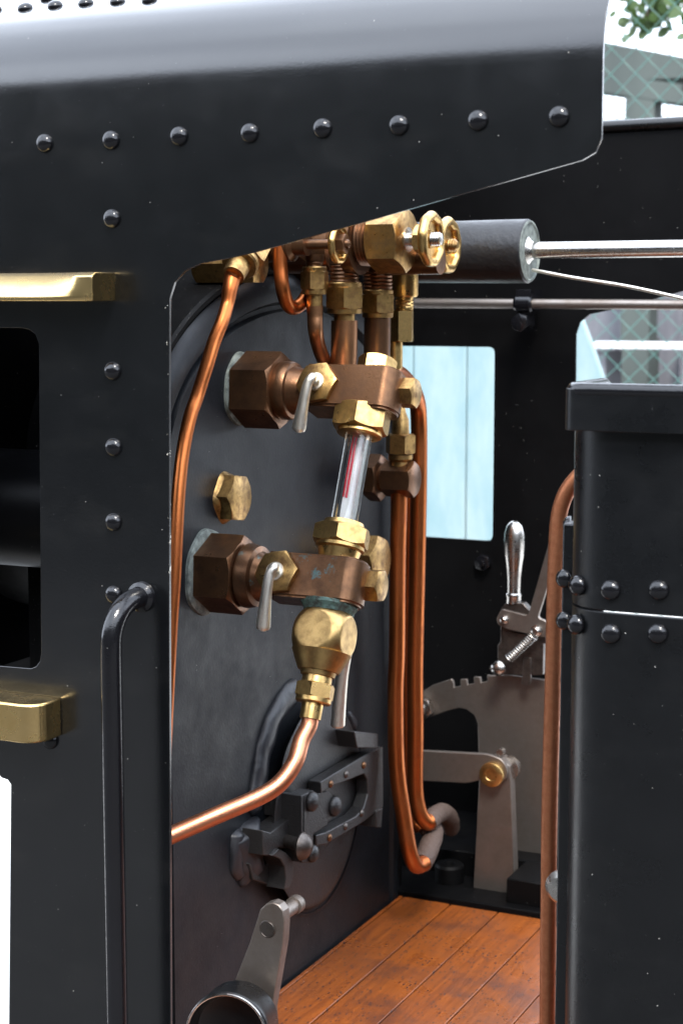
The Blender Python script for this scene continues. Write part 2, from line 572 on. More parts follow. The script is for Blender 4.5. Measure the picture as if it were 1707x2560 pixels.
for x, y in ((80, 6), (235, -3)):
    P, n = onroof('7', x, y)
    if P: rivet(P, n, .0056, side)

# ---- far side sheet
def FD(v, x, y): return pt(v, x, y, 'y', .95)
out = [Vector((-1.15, .95, .22)), Vector((-1.15, .95, .43)), Vector((-1.5, .95, .43)), Vector((-1.5, .95, 1.2)), FD('d', 1380, 300), FD('d', 1568, 290), FD('d', 1960, 266), FD('d', 1975, 540), FD('d', 1940, 562), FD('d', 1568, 668), FD('d', 1440, 703), FD('d', 1390, 714),
       FD('d', 1352, 722), FD('d', 1330, 740), FD('d', 1321, 768), FD('d', 1318, 1100), Vector((FD('d', 1318, 1100).x, .95, .22))]
wz0, wz1, wxr = FD('d', 1135, 1243).z, FD('d', 1135, 797).z, FD('d', 1133, 1000).x
hl = fillet([Vector((wxr - .145, .95, wz0)), Vector((wxr - .145, .95, wz1)), Vector((wxr, .95, wz1)), Vector((wxr, .95, wz0))], .008, 5)
bm = NB()
slab(bm, out, (0, .004, 0), [hl])
far = L('far_cab_side_sheet', bm, INSIDE, label='black far side sheet with small bright window opening')
bm = NB()
a0, a1 = FD('d', 1300, 304), FD('d', 1800, 277)
tube(bm, [a0 + Vector((0, 0, .004)), a1 + Vector((0, 0, .004))], .007, 12, smooth=False)
obj('roof_edge_bead', bm, BLACK, far)
p = FD('d', 1112, 1290)
bm = NB(); hexn(bm, p, -Y_, 0, .010, .009, 12); hexn(bm, p, -Y_, .010, .014, .004, 12)
obj('hex_nut', bm, BLACKG, far)
p = FD('5', 330, 1420)
# ---- cab front plate and fixed forward roof
bm = NB()
bxx(bm, -1.02, -1.014, .004, .95, .64, 1.2)
L('cab_front_plate', bm, INSIDE)
bm = NB()
cy = .475
pr = []
for k in range(21):
    y = .08 + (.95-.08)*k/20
    pr.append((y, 1.219 + .07*(1 - ((y - .515)/.435)**2)))
loop = pr + [(y, z - .004) for y, z in pr[::-1]]
rings(bm, [[Vector((x, y, z)) for y, z in loop] for x in (-.80, -1.5)])
L('fixed_roof', bm, BLACK)

# ---- brass ledges
def ledge(u_end, v_top, v_bot, prot, rad):
    z1, z0 = D(u_end, v_top).z, D(u_end, v_bot).z
    xe = D(u_end, (v_top+v_bot)/2).x
    o = [Vector((-1.2, 0, z0)), Vector((xe, 0, z0))]
    for k in range(11):
        a = R_(90)*k/10
        o.append(Vector((xe - rad + rad*math.cos(a), -prot + rad*.9 - rad*.9*math.sin(a), z0)))
    o.append(Vector((-1.2, -prot, z0)))
    bm = NB()
    slab(bm, o, (0, 0, z1 - z0))
    return bm
def rain_ledge():
    z1, z0 = D(265, 626).z, D(265, 691).z
    xe = D(265, 660).x
    H = z1 - z0
    rs = []
    for x, tp in ((-1.2, 0), (xe - .048, 0), (xe - .042, .03), (xe - .037, .10), (xe - .032, .20), (xe - .028, .32), (xe - .024, .47), (xe - .020, .65), (xe - .017, .82), (xe - .013, .95), (xe - .008, 1), (xe, 1)):
        pf = [(0, z0), (-.028, z0), (-.0285, z0 + .0025)]
        for k in range(7):
            f = k/6
            ys = -.028 + .019*(f**1.5)
            yb = -.0285 if f < .9 else -.024
            pf.append((ys*(1-tp) + yb*tp, z0 + .0035 + (H - .0035)*f))
        pf.append((0, z1))
        rs.append([Vector((x, y, z)) for y, z in pf])
    bm = NB(); rings(bm, rs)
    return bm
L('window_ledge', rain_ledge(), BRASSP, label='brass ledge above the near cab window', bevel=.0006, ang=40)
L('window_ledge', ledge(142, 1602, 1690, .030, .016), BRASSP, label='brass ledge below the near cab window', bevel=.0016)

# ---- handrail
a = D(327, 1370); xr = a.x
bm = NB()
tube(bm, [(xr, .001, a.z), (xr, -.010, a.z), (xr - .001, -.020, a.z - .0025), (xr - .002, -.029, a.z - .009), (xr - .003, -.0345, a.z - .020), (xr - .003, -.036, a.z - .034), (xr - .003, -.036, a.z - .08), (xr - .003, -.036, .5), (xr - .003, -.036, .20)], .0073, 28, 10)
lathe(bm, (xr, 0, a.z), -Y_, [(0, .011), (.003, .0105), (.005, .0078)], 28)
L('handrail', bm, BLACKG, label='black vertical handrail curved into the side sheet')

# ---- boiler: wrapper, backhead
XB = -.746
YC, ZC, A0, B0 = .463, .857, .237, .137
def arch(d, zb=.24, n=40):
    o = []
    for k in range(n + 1):
        th = math.pi*k/n
        o.append((YC - (A0 + d)*math.cos(th), ZC + (B0 + d)*math.sin(th)))
    o.append((YC + A0 + d, zb)); o.insert(0, (YC - A0 - d, zb))
    return o
def aring(d, x): return [Vector((x, y, z)) for y, z in arch(d)]
bm = NB()
rs = [aring(-.004, XB), aring(-.002, XB - .006), aring(.002, XB - .006), aring(.006, XB + .001), aring(.014, XB + .002), aring(.026, XB - .001), aring(.031, XB - .006)]
va = [[bm.verts.new(p) for p in r] for r in rs]
for a, b in zip(va, va[1:]):
    for i in range(len(a) - 1):
        bm.faces.new((a[i], a[i+1], b[i+1], b[i]))
bm.faces.new(va[0])
back = L('backhead', bm, BHEAD, label='matt dark grey boiler backhead with rounded flange', ang=50)
bm = NB()
rs = [aring(.027, XB - .012), aring(.035, XB - .003), aring(.039, XB - .003), aring(.041, XB - .006), aring(.041, -.86)]
va = [[bm.verts.new(p) for p in r] for r in rs]
for a, b in zip(va, va[1:]):
    for i in range(len(a) - 1):
        bm.faces.new((a[i], a[i+1], b[i+1], b[i]))
wr = L('boiler_wrapper', bm, DUSTY, ang=30)
bm = NB()
lathe(bm, (-.84, YC, .93), X_, [(0, .245), (-.9, .245)], 72)
obj('boiler_barrel', bm, INSIDE, wr)
bm = NB()
p = pt('d', 40, 1165, 'y', .14)
lathe(bm, (-1.3, .14, p.z), X_, [(0, .03), (.02, .048), (.53, .048), (.545, .044), (.55, .03), (.552, .0)], 48)
L('reservoir_tank', bm, paint('dark_tank_paint', (.0012, .0012, .0015), (.28, .4), dust=[(300, .06, .1, DL)], spec=.07))

# ---- water gauge
BU = pt('1', 400, 928, 'x', XB); BL = pt('2', 262, 965, 'x', XB)
DN = (BL - BU).normalized()
SD = DN.cross(X_)
if SD.y > 0: SD = -SD
XG = pt('2', 1065, 450, 'y', (BU.y + BL.y)/2).x
s1 = pxm(BU)
def xa(base, v, x, y):   # distance out of the backhead along the fitting's axis
    return along(base, X_, v, x, y)
gb = NB()
h = .0195
HU = .034
# upper fitting
tu = lambda x, y=930: xa(BU, '1', x, y)
t_h1 = tu(600); t_c = tu(655, 935); t_b0 = tu(740, 940); t_b1 = along(BU + SD*h, X_, '1', 1140, 900)
hexn(gb, BU, X_, .004, t_h1, HU*.89, -3, 0, 1, k=1.02)
lathe(gb, BU, X_, [(t_h1 - .002, .024), (t_h1 + .002, .0265), (t_c - .002, .0265), (t_c + .001, .025), (t_c + .0015, .022), (t_b0, .018), (t_b0 + .004, .016)], 48)
def block(bm, base, x0, x1):
    # rectangular bar with bull-nosed outer end
    c = base
    o = []
    o += [(x0, -h), (x0, h)]
    for k in range(9):
        a = R_(90 - 180*k/8)
        o.append((x1 - .013 + .013*math.cos(a), h*math.sin(a)))
    o = [base + X_*a_ + SD*b_ for a_, b_ in o]
    bm2 = NB()
    slab(bm2, [p + DN*(-h) for p in o], DN*(2*h))
    bmesh.ops.recalc_face_normals(bm2, faces=bm2.faces)
    bmesh.ops.bevel(bm2, geom=[e for e in bm2.edges if len(e.link_faces) == 2 and e.calc_face_angle(0) > R_(50)], offset=.0022, segments=3, affect='EDGES')
    me = bpy.data.meshes.new('tmp'); bm2.to_mesh(me); bm2.free(); bm.from_mesh(me)
    bpy.data.meshes.remove(me)
block(gb, BU, t_b0, t_b1)
gauge = L('water_gauge', gb, BRONZE, label='brown bronze water gauge with two cocks and a glass tube')
gb = NB()
tl_ = lambda x, y=980: xa(BL, '2', x, y)
l_h1 = tl_(480); l_c = tl_(560); l_b0 = tl_(635); l_b1 = along(BL + SD*h, X_, '2', 1100, 950)
hexn(gb, BL, X_, .004, l_h1, HU*.90, -3, 0, 1, k=1.02)
lathe(gb, BL, X_, [(l_h1 - .002, .024), (l_h1 + .003, .0285), (l_h1 + .006, .0285), (l_c, .0265), (l_c + .0015, .022), (l_b0, .018), (l_b0 + .004, .016)], 48)
block(gb, BL, l_b0, l_b1)
obj('lower_fitting', gb, BRONZEG, gauge, label='lower gauge fitting with green verdigris')
def G(name, bm, m, **k): return obj(name, bm, m, gauge, **k)
for base, r in ((BU, .0335), (BL, .0385)):
    bm = NB()
    lathe(bm, base, X_, [(0, r), (.0025, r - .0005), (.004, r - .003), (.0045, r*.7)], 64, mod=lambda th, t, rr: 1 + .03*math.sin(3*th + 1) + .015*math.sin(7*th))
    G('base_washer', bm, GASKET, label='pale grey washer under the gauge fitting')
GT = BU + X_*(XG - BU.x); GL_ = BL + X_*(XG - BL.x)
LEN = (GL_ - GT).length
tg = lambda v, x, y: along(GT, DN, v, x, y)
# gland nuts
u0, u1, u2 = tg('2', 1120, 60), tg('2', 1120, 175), tg('2', 1110, 215)
bm = NB()
lathe(bm, GT, DN, [(h - .001, .017), (u0, .018)], 48)
hexn(bm, GT, DN, u0 - .003, u1, .0225, 18, 1, 1, k=.993)
lathe(bm, GT, DN, [(u1 - .001, .0195), (u1 + .0035, .020), (u1 + .0045, .0185), (u1 + .005, .0128)], 48)
G('gland_nut', bm, BRASS)
d0, d1 = tg('2', 1010, 725), tg('2', 1005, 815)
bm = NB()
lathe(bm, GT, DN, [(d0 - .007, .0125), (d0 - .0065, .0175), (d0 - .001, .0195)], 48)
hexn(bm, GT, DN, d0 - .002, d1, .0225, 14, 1, 1, k=.993)
lathe(bm, GT, DN, [(d1 - .001, .0215), (d1 + .003, .0215), (d1 + .0045, .019), (LEN - h + .001, .0165)], 48)
G('gland_nut', bm, BRASS)
# glass tube with wall thickness
bm = NB()
ga, gb_ = u1, d0
lathe(bm, GT, DN, [(ga, .0117), (gb_, .0117), (gb_, .0072), (ga, .0072)], 48, caps=False, closed=True)
G('gauge_glass', bm, GLASS)
# backing strips fired into the back of the glass
def strip(name, m, a0, a1, t0, t1, rad=.0068):
    bm = NB()
    _, uu, vv = frame(DN, -SD)     # uu points away from the camera side
    o = []
    for rr_, seq in ((rad, range(0, 9)), (rad - .0006, range(8, -1, -1))):
        for k in seq:
            a = R_(a0 + (a1 - a0)*k/8)
            o.append(uu*math.cos(a)*rr_ + vv*math.sin(a)*rr_)
    rings(bm, [[GT + DN*t0 + q for q in o], [GT + DN*t1 + q for q in o]])
    G(name, bm, m)
wl = tg('2', 1035, 540)
strip('white_stripe', WHITE, -80, 80, ga, gb_, .0067)
sgn = 1 if frame(DN, -SD)[2].x < 0 else -1
strip('red_stripe', RED, sgn*34, sgn*62, ga, wl, .0058)
strip('red_stripe', RED, sgn*76, sgn*102, ga, wl, .0058)
VERD = metal('verdigris_crust', (.10, .17, .14), (.045, .05, .04), (.6, .85), 150, (.40, .6), .15, .002)
bm = NB()
lathe(bm, GT, DN, [(LEN + h - .0015, .0235), (LEN + h + .0015, .0240), (LEN + h + .004, .0222), (LEN + h + .0075, .0208)], 72, mod=lambda th, t, r: 1 + .10*noise.noise(Vector((3*math.cos(th), 3*math.sin(th), t*300))))
G('verdigris_crust', bm, VERD)
# side plugs with levers
def lever_plug(base, v, x, y, pts, rr, hexrad, seg):
    t = xa(base + SD*h, v, x, y)
    c = base + X_*t + SD*h
    bm = NB()
    hexn(bm, c, SD, 0, .006, hexrad, seg, 0, 1, ref=X_)
    plug = G('cock_nut', bm, BRASSD, label='brass hexagon nut with a worn bright face')
    bm = NB()
    lathe(bm, c, SD, [(.005, .0085), (.0075, .008), (.008, .006), (.012, .0055)], 32)
    top = c + SD*.013
    q = [c + SD*.004, c + SD*.015]
    P = [pt(v, px, py, 'y', c.y - dy) for px, py, dy in pts]
    tube(bm, [c + SD*.006, c + SD*.013] + P, [.0042, .0040, .0040, rr*.75, rr], 24, 8)
    e = P[-1]; dd = (P[-1] - P[-2]).normalized()
    lathe(bm, e, dd, [(0, rr), (.0022, rr*.86), (.0026, rr*.5), (.0036, rr*.45)], 24)
    G('cock_lever', bm, NICKEL)
lever_plug(BU, '1', 775, 880, [(745, 868, .022), (722, 905, .026), (700, 1010, .028), (681, 1118, .028)], .0062, .0170, 10)
lever_plug(BL, '2', 663, 945, [(640, 935, .022), (612, 985, .026), (592, 1120, .028), (578, 1268, .028)], .0063, .0175, 12)
# top and end plugs
bm = NB()
tt = xa(BU - DN*h, '1', 1058, 800)
cT = BU + X_*tt - DN*h
hexn(bm, cT, -DN, 0, .0125, .0150, 20, 0, 1)
G('top_plug', bm, BRASS)
def endplug(base, tb, v, x, y, a_, ln, rot):
    bm = NB()
    c = pt(v, x, y, 'x', base.x + tb)
    c2 = base + X_*0
    cc = Vector((base.x + tb, c.y, c.z))
    lathe(bm, cc, X_, [(-.006, a_*1.08), (.001, a_*1.08), (.002, a_)], 40)
    hexn(bm, cc, X_, .001, ln, a_, rot, 0, 1, k=.96)
    G('end_plug', bm, BRASSD)
endplug(BU, t_b1 - .004, '1', 1180, 945, .0118, .015, 10)
endplug(BL, l_b1 - .006, '2', 1150, 1035, .0128, .016, 25)
# drain cock under the lower fitting
bn = lambda x, y: tg('2', x, y)
k0 = LEN + h - .002
kb = bn(905, 1315)
kr = .0285
bm = NB()
lathe(bm, GT, DN, [(k0, .0215), (k0 + .006, .0205), (k0 + .008, .0195), (kb - .018, .019)], 48)
n_ = 64
cB = GT + DN*kb
rs = []
for i in range(1, 40):
    th = math.pi*i/40
    ring = []
    for j in range(n_):
        ph = 2*math.pi*j/n_
        q = Vector((math.sin(th)*math.cos(ph), math.sin(th)*math.sin(ph), math.cos(th)))*kr
        lim = kr*.80
        q.x = max(-lim, min(lim, q.x)); q.y = max(-lim, min(lim, q.y))
        ring.append(cB + X_*q.x + SD*q.y - DN*q.z)
    rs.append(ring)
rings(bm, rs)
t1_ = tg('3', 868, 200)
lathe(bm, GT, DN, [(kb + kr*.52, kr*.90), (kb + kr*.8, kr*.77), (kb + kr*1.1, kr*.62), (t1_ - .004, .0155), (t1_, .0145)], 48)
drain = G('drain_cock', bm, BRASSM)
bm = NB()
t2_, t3_ = tg('3', 850, 240), tg('3', 845, 325)
lathe(bm, GT, DN, [(t1_ - .001, .0125), (t2_ + .001, .0130)], 40)
hexn(bm, GT, DN, t2_, t3_, .0148, 16, 1, 1, k=.993)
lathe(bm, GT, DN, [(t3_ - .0005, .0152), (t3_ + .003, .0152), (t3_ + .004, .014), (t3_ + .0045, .0088)], 40)
t4_ = tg('3', 828, 440)
lathe(bm, GT, DN, [(t3_ + .003, .0092), (t4_, .0090)], 40)
G('union_nut', bm, BRASS)
bm = NB()
p0 = GT + DN*(t4_ - .004)
pipe = [p0, GT + DN*(t4_ + .006)] + [pt('3', x, y, 'y', yy) for x, y, yy in
        [(791, 567, p0.y - .014), (757, 681, p0.y - .026), (677, 796, p0.y - .040), (560, 876, p0.y - .054), (310, 985, p0.y - .08), (60, 1095, p0.y - .105), (-250, 1230, p0.y - .14)]]
tube(bm, pipe, .0072, 28, 8)
L('drain_pipe', bm, COPPERL, label='bright copper drain pipe curving from the brass drain cock')
bm = NB()
yb = GT.y + .03
tube(bm, [pt('3', 1050, 60, 'y', yb), pt('3', 1020, 200, 'y', yb), pt('3', 1005, 330, 'y', yb), pt('3', 995, 475, 'y', yb)], [.0045, .0062, .0068], 24)
e = pt('3', 995, 475, 'y', yb)
lathe(bm, e, -Z_, [(0, .0068), (.002, .0055)], 24)
G('cock_lever', bm, NICKEL)

# ---- washout plug, right-hand plugs on the backhead
bm = NB()
c = pt('2', 372, 545, 'x', XB)
lathe(bm, c, X_, [(0, .0235), (.005, .020), (.006, .018)], 40, mod=lambda th, t, r: 1 + .05*math.sin(5*th))
hexn(bm, c, X_, .002, along(c, X_, '2', 455, 560), .0198, 22, 0, 1, k=.97)
L('washout_plug', bm, BRASSD, label='worn brass hexagon plug screwed into the backhead')
def sidevalve():
    bm = NB()
    yv = .60
    c = pt('2', 1100, 430, 'y', yv)
    a = along(c, X_, '2', 1170, 430); b = along(c, X_, '2', 1245, 432); e = along(c, X_, '2', 1262, 432); f = along(c, X_, '2', 1430, 435)
    lathe(bm, (XB, c.y, c.z), X_, [(0, .012), (c.x + a - XB, .012)], 32)
    hexn(bm, c, X_, a, b, .0215, 0, 1, 1, k=.993)
    lathe(bm, c, X_, [(b, .015), (e, .015)], 32)
    hexn(bm, c, X_, e, f, .0165, 0, 1, 1, k=.97)
    o = L('check_valve', bm, BRONZE, label='dark bronze elbow valve behind the gauge glass')
    q = c + X_*((e + f)/2)
    bm = NB()
    tz = lambda y: along(q, Z_, '2', 1360, y)
    lathe(bm, q, Z_, [(.012, .010), (tz(345), .0095), (tz(330), .0125), (tz(305), .0125)], 32)
    hexn(bm, q, Z_, tz(300), tz(190), .0135, 10, 1, 1, k=.993)
    lathe(bm, q, Z_, [(tz(190), .009), (tz(110), .0085), (tz(70), .0055), (tz(40), .0045)], 32)
    obj('union_nut', bm, BRASSD, o)
sidevalve()
bm = NB()
c = pt('2', 1180, 900, 'y', .56)
lathe(bm, (XB, c.y, c.z), X_, [(0, .022), (.006, .020)], 40)
hexn(bm, (XB, c.y, c.z), X_, .004, along(Vector((XB, c.y, c.z)), X_, '2', 1240, 920), .0235, 10, 0, 1, k=.97)
L('backhead_plug', bm, BRASSD, label='large brass plug behind the lower gauge fitting')

# ---- steam manifold under the roof
YM = .42
def M1(x, y, yy=YM): return pt('1', x, y, 'y', yy)
mm_ = NB()
axc = M1(900, 235)
def bodyx(bm, x0, x1, y, yy, prof_n, r):
    a = M1(x0, y, yy); b = M1(x1, y, yy)
    lathe(bm, a, X_, [(0, r), ((b.x - a.x), r)], 40)
bodyx(mm_, 480, 860, 240, .44, 40, .0235)
bodyx(mm_, 480, 760, 305, .50, 40, .026)
hexn(mm_, M1(600, 225, .43), X_, 0, .03, .019, 0)
bodyx(mm_, 930, 985, 205, YM, 40, .030)
bodyx(mm_, 860, 1370, 290, .47, 40, .0145)
bodyx(mm_, 1140, 1375, 300, .45, 40, .0125)
man = L('steam_manifold', mm_, BRONZE, label='brown bronze steam manifold with brass valves under the roof')
def Mn(name, bm, m, **k): return obj(name, bm, m, man, **k)
# big valve body on the right with threaded neck
def valve(c, f, hexr, wheelr, big=True):
    """c = point on axis; f(x) gives axial distance for survey column x"""
    bm = NB()
    th = [(f(945), .0225), (f(955), .0235)]
    x = f(955)
    k = 0
    while x < f(1015):
        th.append((x, .0235 if k % 2 else .0218)); x += .0016; k += 1
    lathe(bm, c, X_, th, 40)
    Mn('threaded_neck', bm, BRONZE)
    bm = NB()
    hexn(bm, c, X_, f(1018), f(1178), hexr, 5, 1, 1, k=.975)
    Mn('bonnet_nut', bm, BRASSD)
    bm = NB()
    lathe(bm, c, X_, [(f(1160), .011), (f(1185), .011), (f(1186), .006), (.0, .0066)], 32)
    x = .0; pr = [(x, .0056)]
    for k in range(9):
        pr.append((x, .0062 if k % 2 else .0052)); x += .0011
    pr += [(x, .0052), (x + .001, .003)]
    lathe(bm, c, X_, pr, 28)
    Mn('valve_spindle', bm, STEELB)
    bm = NB()
    hexn(bm, c, X_, f(1222), f(1285), .0115, 15, 1, 1, k=.97)
    Mn('gland_nut', bm, BRASS)
def wheel(c, r, nl=9):
    bm = NB()
    n = 144
    rs = []
    for i in range(n):
        th = 2*math.pi*i/n
        sc1 = 1 + .016*math.cos(nl*th)
        ro = r*sc1
        ring = []
        for j in range(14):
            a = 2*math.pi*j/14
            rad = ro - r*.17 + r*.18*math.cos(a)
            ring.append(c + X_*(math.sin(a)*r*.19) + (Z_*math.cos(th) + Y_*math.sin(th))*rad)
        rs.append(ring)
    rings(bm, rs, closed=True)
    wb = NB()
    lathe(wb, c, X_, [(-r*.17, r*.30), (-r*.17, r*.32), (-r*.08, r*.80), (-r*.02, r*.80), (-r*.05, r*.34), (r*.02, r*.32), (r*.02, r*.1)], 48)
    Mn('wheel_web', wb, BRASSM)
    return bm
cv = M1(1328, 192)
fx = lambda x: along(cv - Y_*.016, X_, '1', x, 195)
valve(cv, fx, .0262, .024)
Mn('handwheel', wheel(cv + X_*0.0, .0245), BRASS)
cv2 = pt('1', 1408, 222, 'y', .50)
Mn('handwheel', wheel(cv2, .0262), BRASS)
bm = NB()
pr = [(-.06, .006), (.001, .006)]
x = .001
for k in range(7):
    pr.append((x, .0062 if k % 2 else .0052)); x += .0012
pr.append((x + .001, .003))
lathe(bm, cv2, X_, pr, 28)
hexn(bm, cv2, X_, -.035, -.012, .012, 10)
hexn(bm, cv2, X_, -.085, -.035, .024, 10)
Mn('valve_spindle', bm, BRASSD)
cv3 = pt('1', 874, 216, 'y', .37)
Mn('handwheel', wheel(cv3, .0175), BRASS)
bm = NB()
hexn(bm, cv3, X_, -.004, .008, .0078, 10)
lathe(bm, cv3, X_, [(.008, .0042), (.0105, .0036), (.012, .001)], 20)
lathe(bm, cv3, X_, [(-.045, .0045), (0, .0045)], 20)
lathe(bm, cv3, X_, [(-.09, .016), (-.045, .015), (-.042, .010), (-.03, .010)], 30)
Mn('valve_spindle', bm, BRONZE)
# hanging unions
def union(x, yy, th0, th1, hx0, hx1, slv, wth, whx, wsl, m, xb=None, tilt=0):
    base = M1(x, hx0, yy)
    px_ = pxm(base)*.5102
    ax = Vector((0, 0, -1))
    f = lambda y: along(base, ax, '1', x, y)
    bm = NB()
    pr = [(f(th0) - .006, wth*px_*.5), (f(th0), wth*px_*.5)]
    t = f(th0)
    k = 0
    while t < f(th1):
        pr.append((t, wth*px_*(.5 if k % 2 else .46))); t += .0017; k += 1
    pr.append((f(hx0) + .001, wth*px_*.47))
    lathe(bm, base, ax, pr, 40)
    Mn('threaded_neck', bm, BRONZE)
    bm = NB()
    lathe(bm, base, ax, [(f(hx0) - .004, whx*px_*.43), (f(hx0) - .003, whx*px_*.46), (f(hx0) + .001, whx*px_*.46)], 40)
    hexn(bm, base, ax, f(hx0), f(hx1), whx*px_*.46, x % 23, 1, 1, k=.993)
    lathe(bm, base, ax, [(f(hx1) - .001, whx*px_*.46), (f(hx1) + .004, whx*px_*.45), (f(hx1) + .0045, wsl*px_*.55)], 40)
    lathe(bm, base, ax, [(f(hx1), wsl*px_*.5), (f(slv), wsl*px_*.5), (f(slv) + .001, wsl*px_*.4)], 32)
    Mn('union_nut', bm, m)
    return base, f
b1, f1 = union(757, .39, 300, 335, 348, 440, 545, 90, 132, 78, BRASSD)
b2, f2 = union(903, .42, 315, 405, 425, 535, 610, 150, 190, 104, BRASSD)
b3, f3 = union(1066, .46, 345, 440, 460, 555, 560, 150, 168, 92, BRASSD)
# large brass body on the right
b4 = M1(1196, 540, .50); f4 = lambda y: along(b4, -Z_, '1', 1200, y); q4 = pxm(b4)*.5102
bm = NB()
lathe(bm, b4, -Z_, [(f4(330), 68*q4), (f4(465), 68*q4), (f4(475), 62*q4), (f4(478), 46*q4), (f4(490), 44*q4), (f4(496), 47*q4), (f4(504), 44*q4), (f4(512), 47*q4), (f4(520), 44*q4), (f4(528), 46*q4), (f4(540), 44*q4)], 40)
hexn(bm, b4 + X_*(-.004), -Z_, f4(540), f4(695), 60*q4, 14, 1, 1, k=.98)
lathe(bm, b4 + X_*(-.010), -Z_, [(f4(690), 40*q4), (f4(825), 40*q4), (f4(832), 34*q4)], 32)
Mn('delivery_union', bm, BRASS)
# pipes below the unions
def Pp(name, pts, r, m, label=None, **k):
    bm = NB(); tube(bm, pts, r, 28, 8, **k); return L(name, bm, m, label=label)
Pp('steam_pipe', [b1 - Z_*f1(520), M1(759, 570, .39), M1(762, 640, .39), M1(775, 710, .40), M1(800, 780, .41), M1(830, 850, .43), M1(850, 930, .45)], [.0075, .0066, .0066], STEMB, label='thin curved copper pipe under the first union')
Pp('steam_pipe', [b2 - Z_*f2(590), M1(902, 700, .42), M1(899, 800, .42), M1(896, 900, .42)], .0122, STEMB, label='straight thick brown brass pipe under the middle union')
Pp('steam_pipe', [b3 - Z_*f3(540), M1(1064, 650, .46), M1(1062, 760, .46), M1(1060, 860, .46)], .0125, BRONZE, label='brown pipe beside the brass delivery union')
Pp('steam_pipe', [M1(588, 190, .36), M1(588, 240, .36), M1(590, 330, .36), M1(600, 430, .36), M1(622, 505, .37), M1(652, 530, .38), M1(690, 510, .39), M1(718, 470, .40), M1(735, 430, .42)], .0064, COPPER, label='hook shaped copper pipe below the manifold')
# brass end stub and sloping union of the long pipe
bm = NB()
a = M1(200, 338, .34)
hexn(bm, M1(195, 315, .34), X_, 0, M1(490, 345, .34).x - M1(195, 345, .34).x, .0165, 30, 1, 1)
Mn('end_cap', bm, BRASSD)
YL = .30
def B_(x, y, yy=.24): return pt('b', x, y, 'y', yy)
top = B_(1180, 90, .27); bot = B_(1000, 430, .24)
ax = (bot - top).normalized()
fb = lambda x, y: along(top, ax, 'b', x, y)
bm = NB()
hexn(bm, top, ax, fb(1200, 60), fb(1085, 230), .0165, 20, 0, 1, k=.993)
lathe(bm, top, ax, [(fb(1085, 230), .0155), (fb(1075, 285), .0160), (fb(1065, 300), .0148), (fb(1062, 302), .008)], 40)
lathe(bm, top, ax, [(fb(1062, 302), .0100), (fb(1000, 440), .0092)], 32)
Mn('union_nut', bm, BRASSD)
P = [top + ax*fb(1010, 420)] + [pt(v, x, y, 'y', yy) for v, x, y, yy in
     [('b', 985, 470, .24), ('b', 955, 610, .235), ('b', 920, 800, .23), ('b', 860, 1000, .22), ('b', 760, 1250, .21), ('b', 670, 1550, .20), ('b', 560, 1900, .19), ('2', 168, 100, .178),
      ('2', 128, 300, .166), ('2', 105, 520, .157), ('2', 91, 760, .15), ('2', 80, 1000, .145), ('2', 60, 1300, .14), ('2', 30, 1900, .13), ('2', 10, 2400, .12)]]
bm = NB(); tube(bm, P, [.0076, .0056, .0056, .0056, .0056, .0056], 28, 8)
L('steam_pipe', bm, COPPER, label='long polished copper pipe curving down beside the cab door edge')

# ---- twin copper pipes at the right edge of the backhead
def P2(pts, r, m, label): return Pp('feed_pipe', pts, r, m, label=label)
P2([pt('2', 1330, 420, 'y', .60), pt('2', 1338, 560, 'y', .60), pt('2', 1330, 900, 'y', .60), pt('2', 1326, 1400, 'y', .60), pt('3', 1318, 300, 'y', .60), pt('3', 1325, 700, 'y', .60), pt('3', 1362, 980, 'y', .60), pt('3', 1395, 1180, 'y', .60), pt('3', 1432, 1262, 'y', .61), pt('3', 1478, 1250, 'y', .625)], .0085, COPPER, 'orange copper pipe nearest the backhead with a deep bend')
P2([pt('1', 1090, 850, 'y', .52), pt('1', 1140, 840, 'y', .55), pt('1', 1200, 880, 'y', .60), pt('1', 1250, 960, 'y', .64), pt('2', 1448, 110, 'y', .66), pt('2', 1448, 500, 'y', .66), pt('2', 1438, 1000, 'y', .66), pt('2', 1428, 1500, 'y', .66), pt('3', 1430, 500, 'y', .66), pt('3', 1428, 820, 'y', .66), pt('3', 1450, 960, 'y', .66), pt('3', 1490, 1020, 'y', .665), pt('3', 1515, 1018, 'y', .67)], .0088, COPPER, 'orange copper pipe rising over in an arch behind the gauge')
P2([pt('2', 1400, 200, 'y', .70), pt('2', 1396, 600, 'y', .70), pt('2', 1385, 1100, 'y', .70), pt('3', 1378, 200, 'y', .70), pt('3', 1385, 800, 'y', .70), pt('3', 1415, 1000, 'y', .70), pt('3', 1460, 1060, 'y', .70)], .007, COPPER, 'copper pipe half hidden between the other two')
bm = NB()
tube(bm, [pt('3', 1465, 1250, 'y', .63), pt('3', 1495, 1190, 'y', .65), pt('3', 1530, 1080, 'y', .69), pt('3', 1500, 1050, 'y', .74)], .0112, 20, 8, wob=.0006)
L('rubber_hose', bm, HOSE, label='short grey brown hose end on the lower pipe bend')
bm = NB()
tube(bm, [pt('5', 190, 985, 'y', .67), pt('5', 235, 930, 'y', .69), pt('5', 290, 905, 'y', .72), pt('5', 335, 945, 'y', .75), pt('5', 345, 1010, 'y', .77)], .0105, 20, 8, wob=.0006)
L('rubber_hose', bm, HOSE, label='curled brown hose end behind the pipe bend')

# ---- fire door
def FA(x, y, d=0.0): return pt('a', x, y, 'x', XB + d)
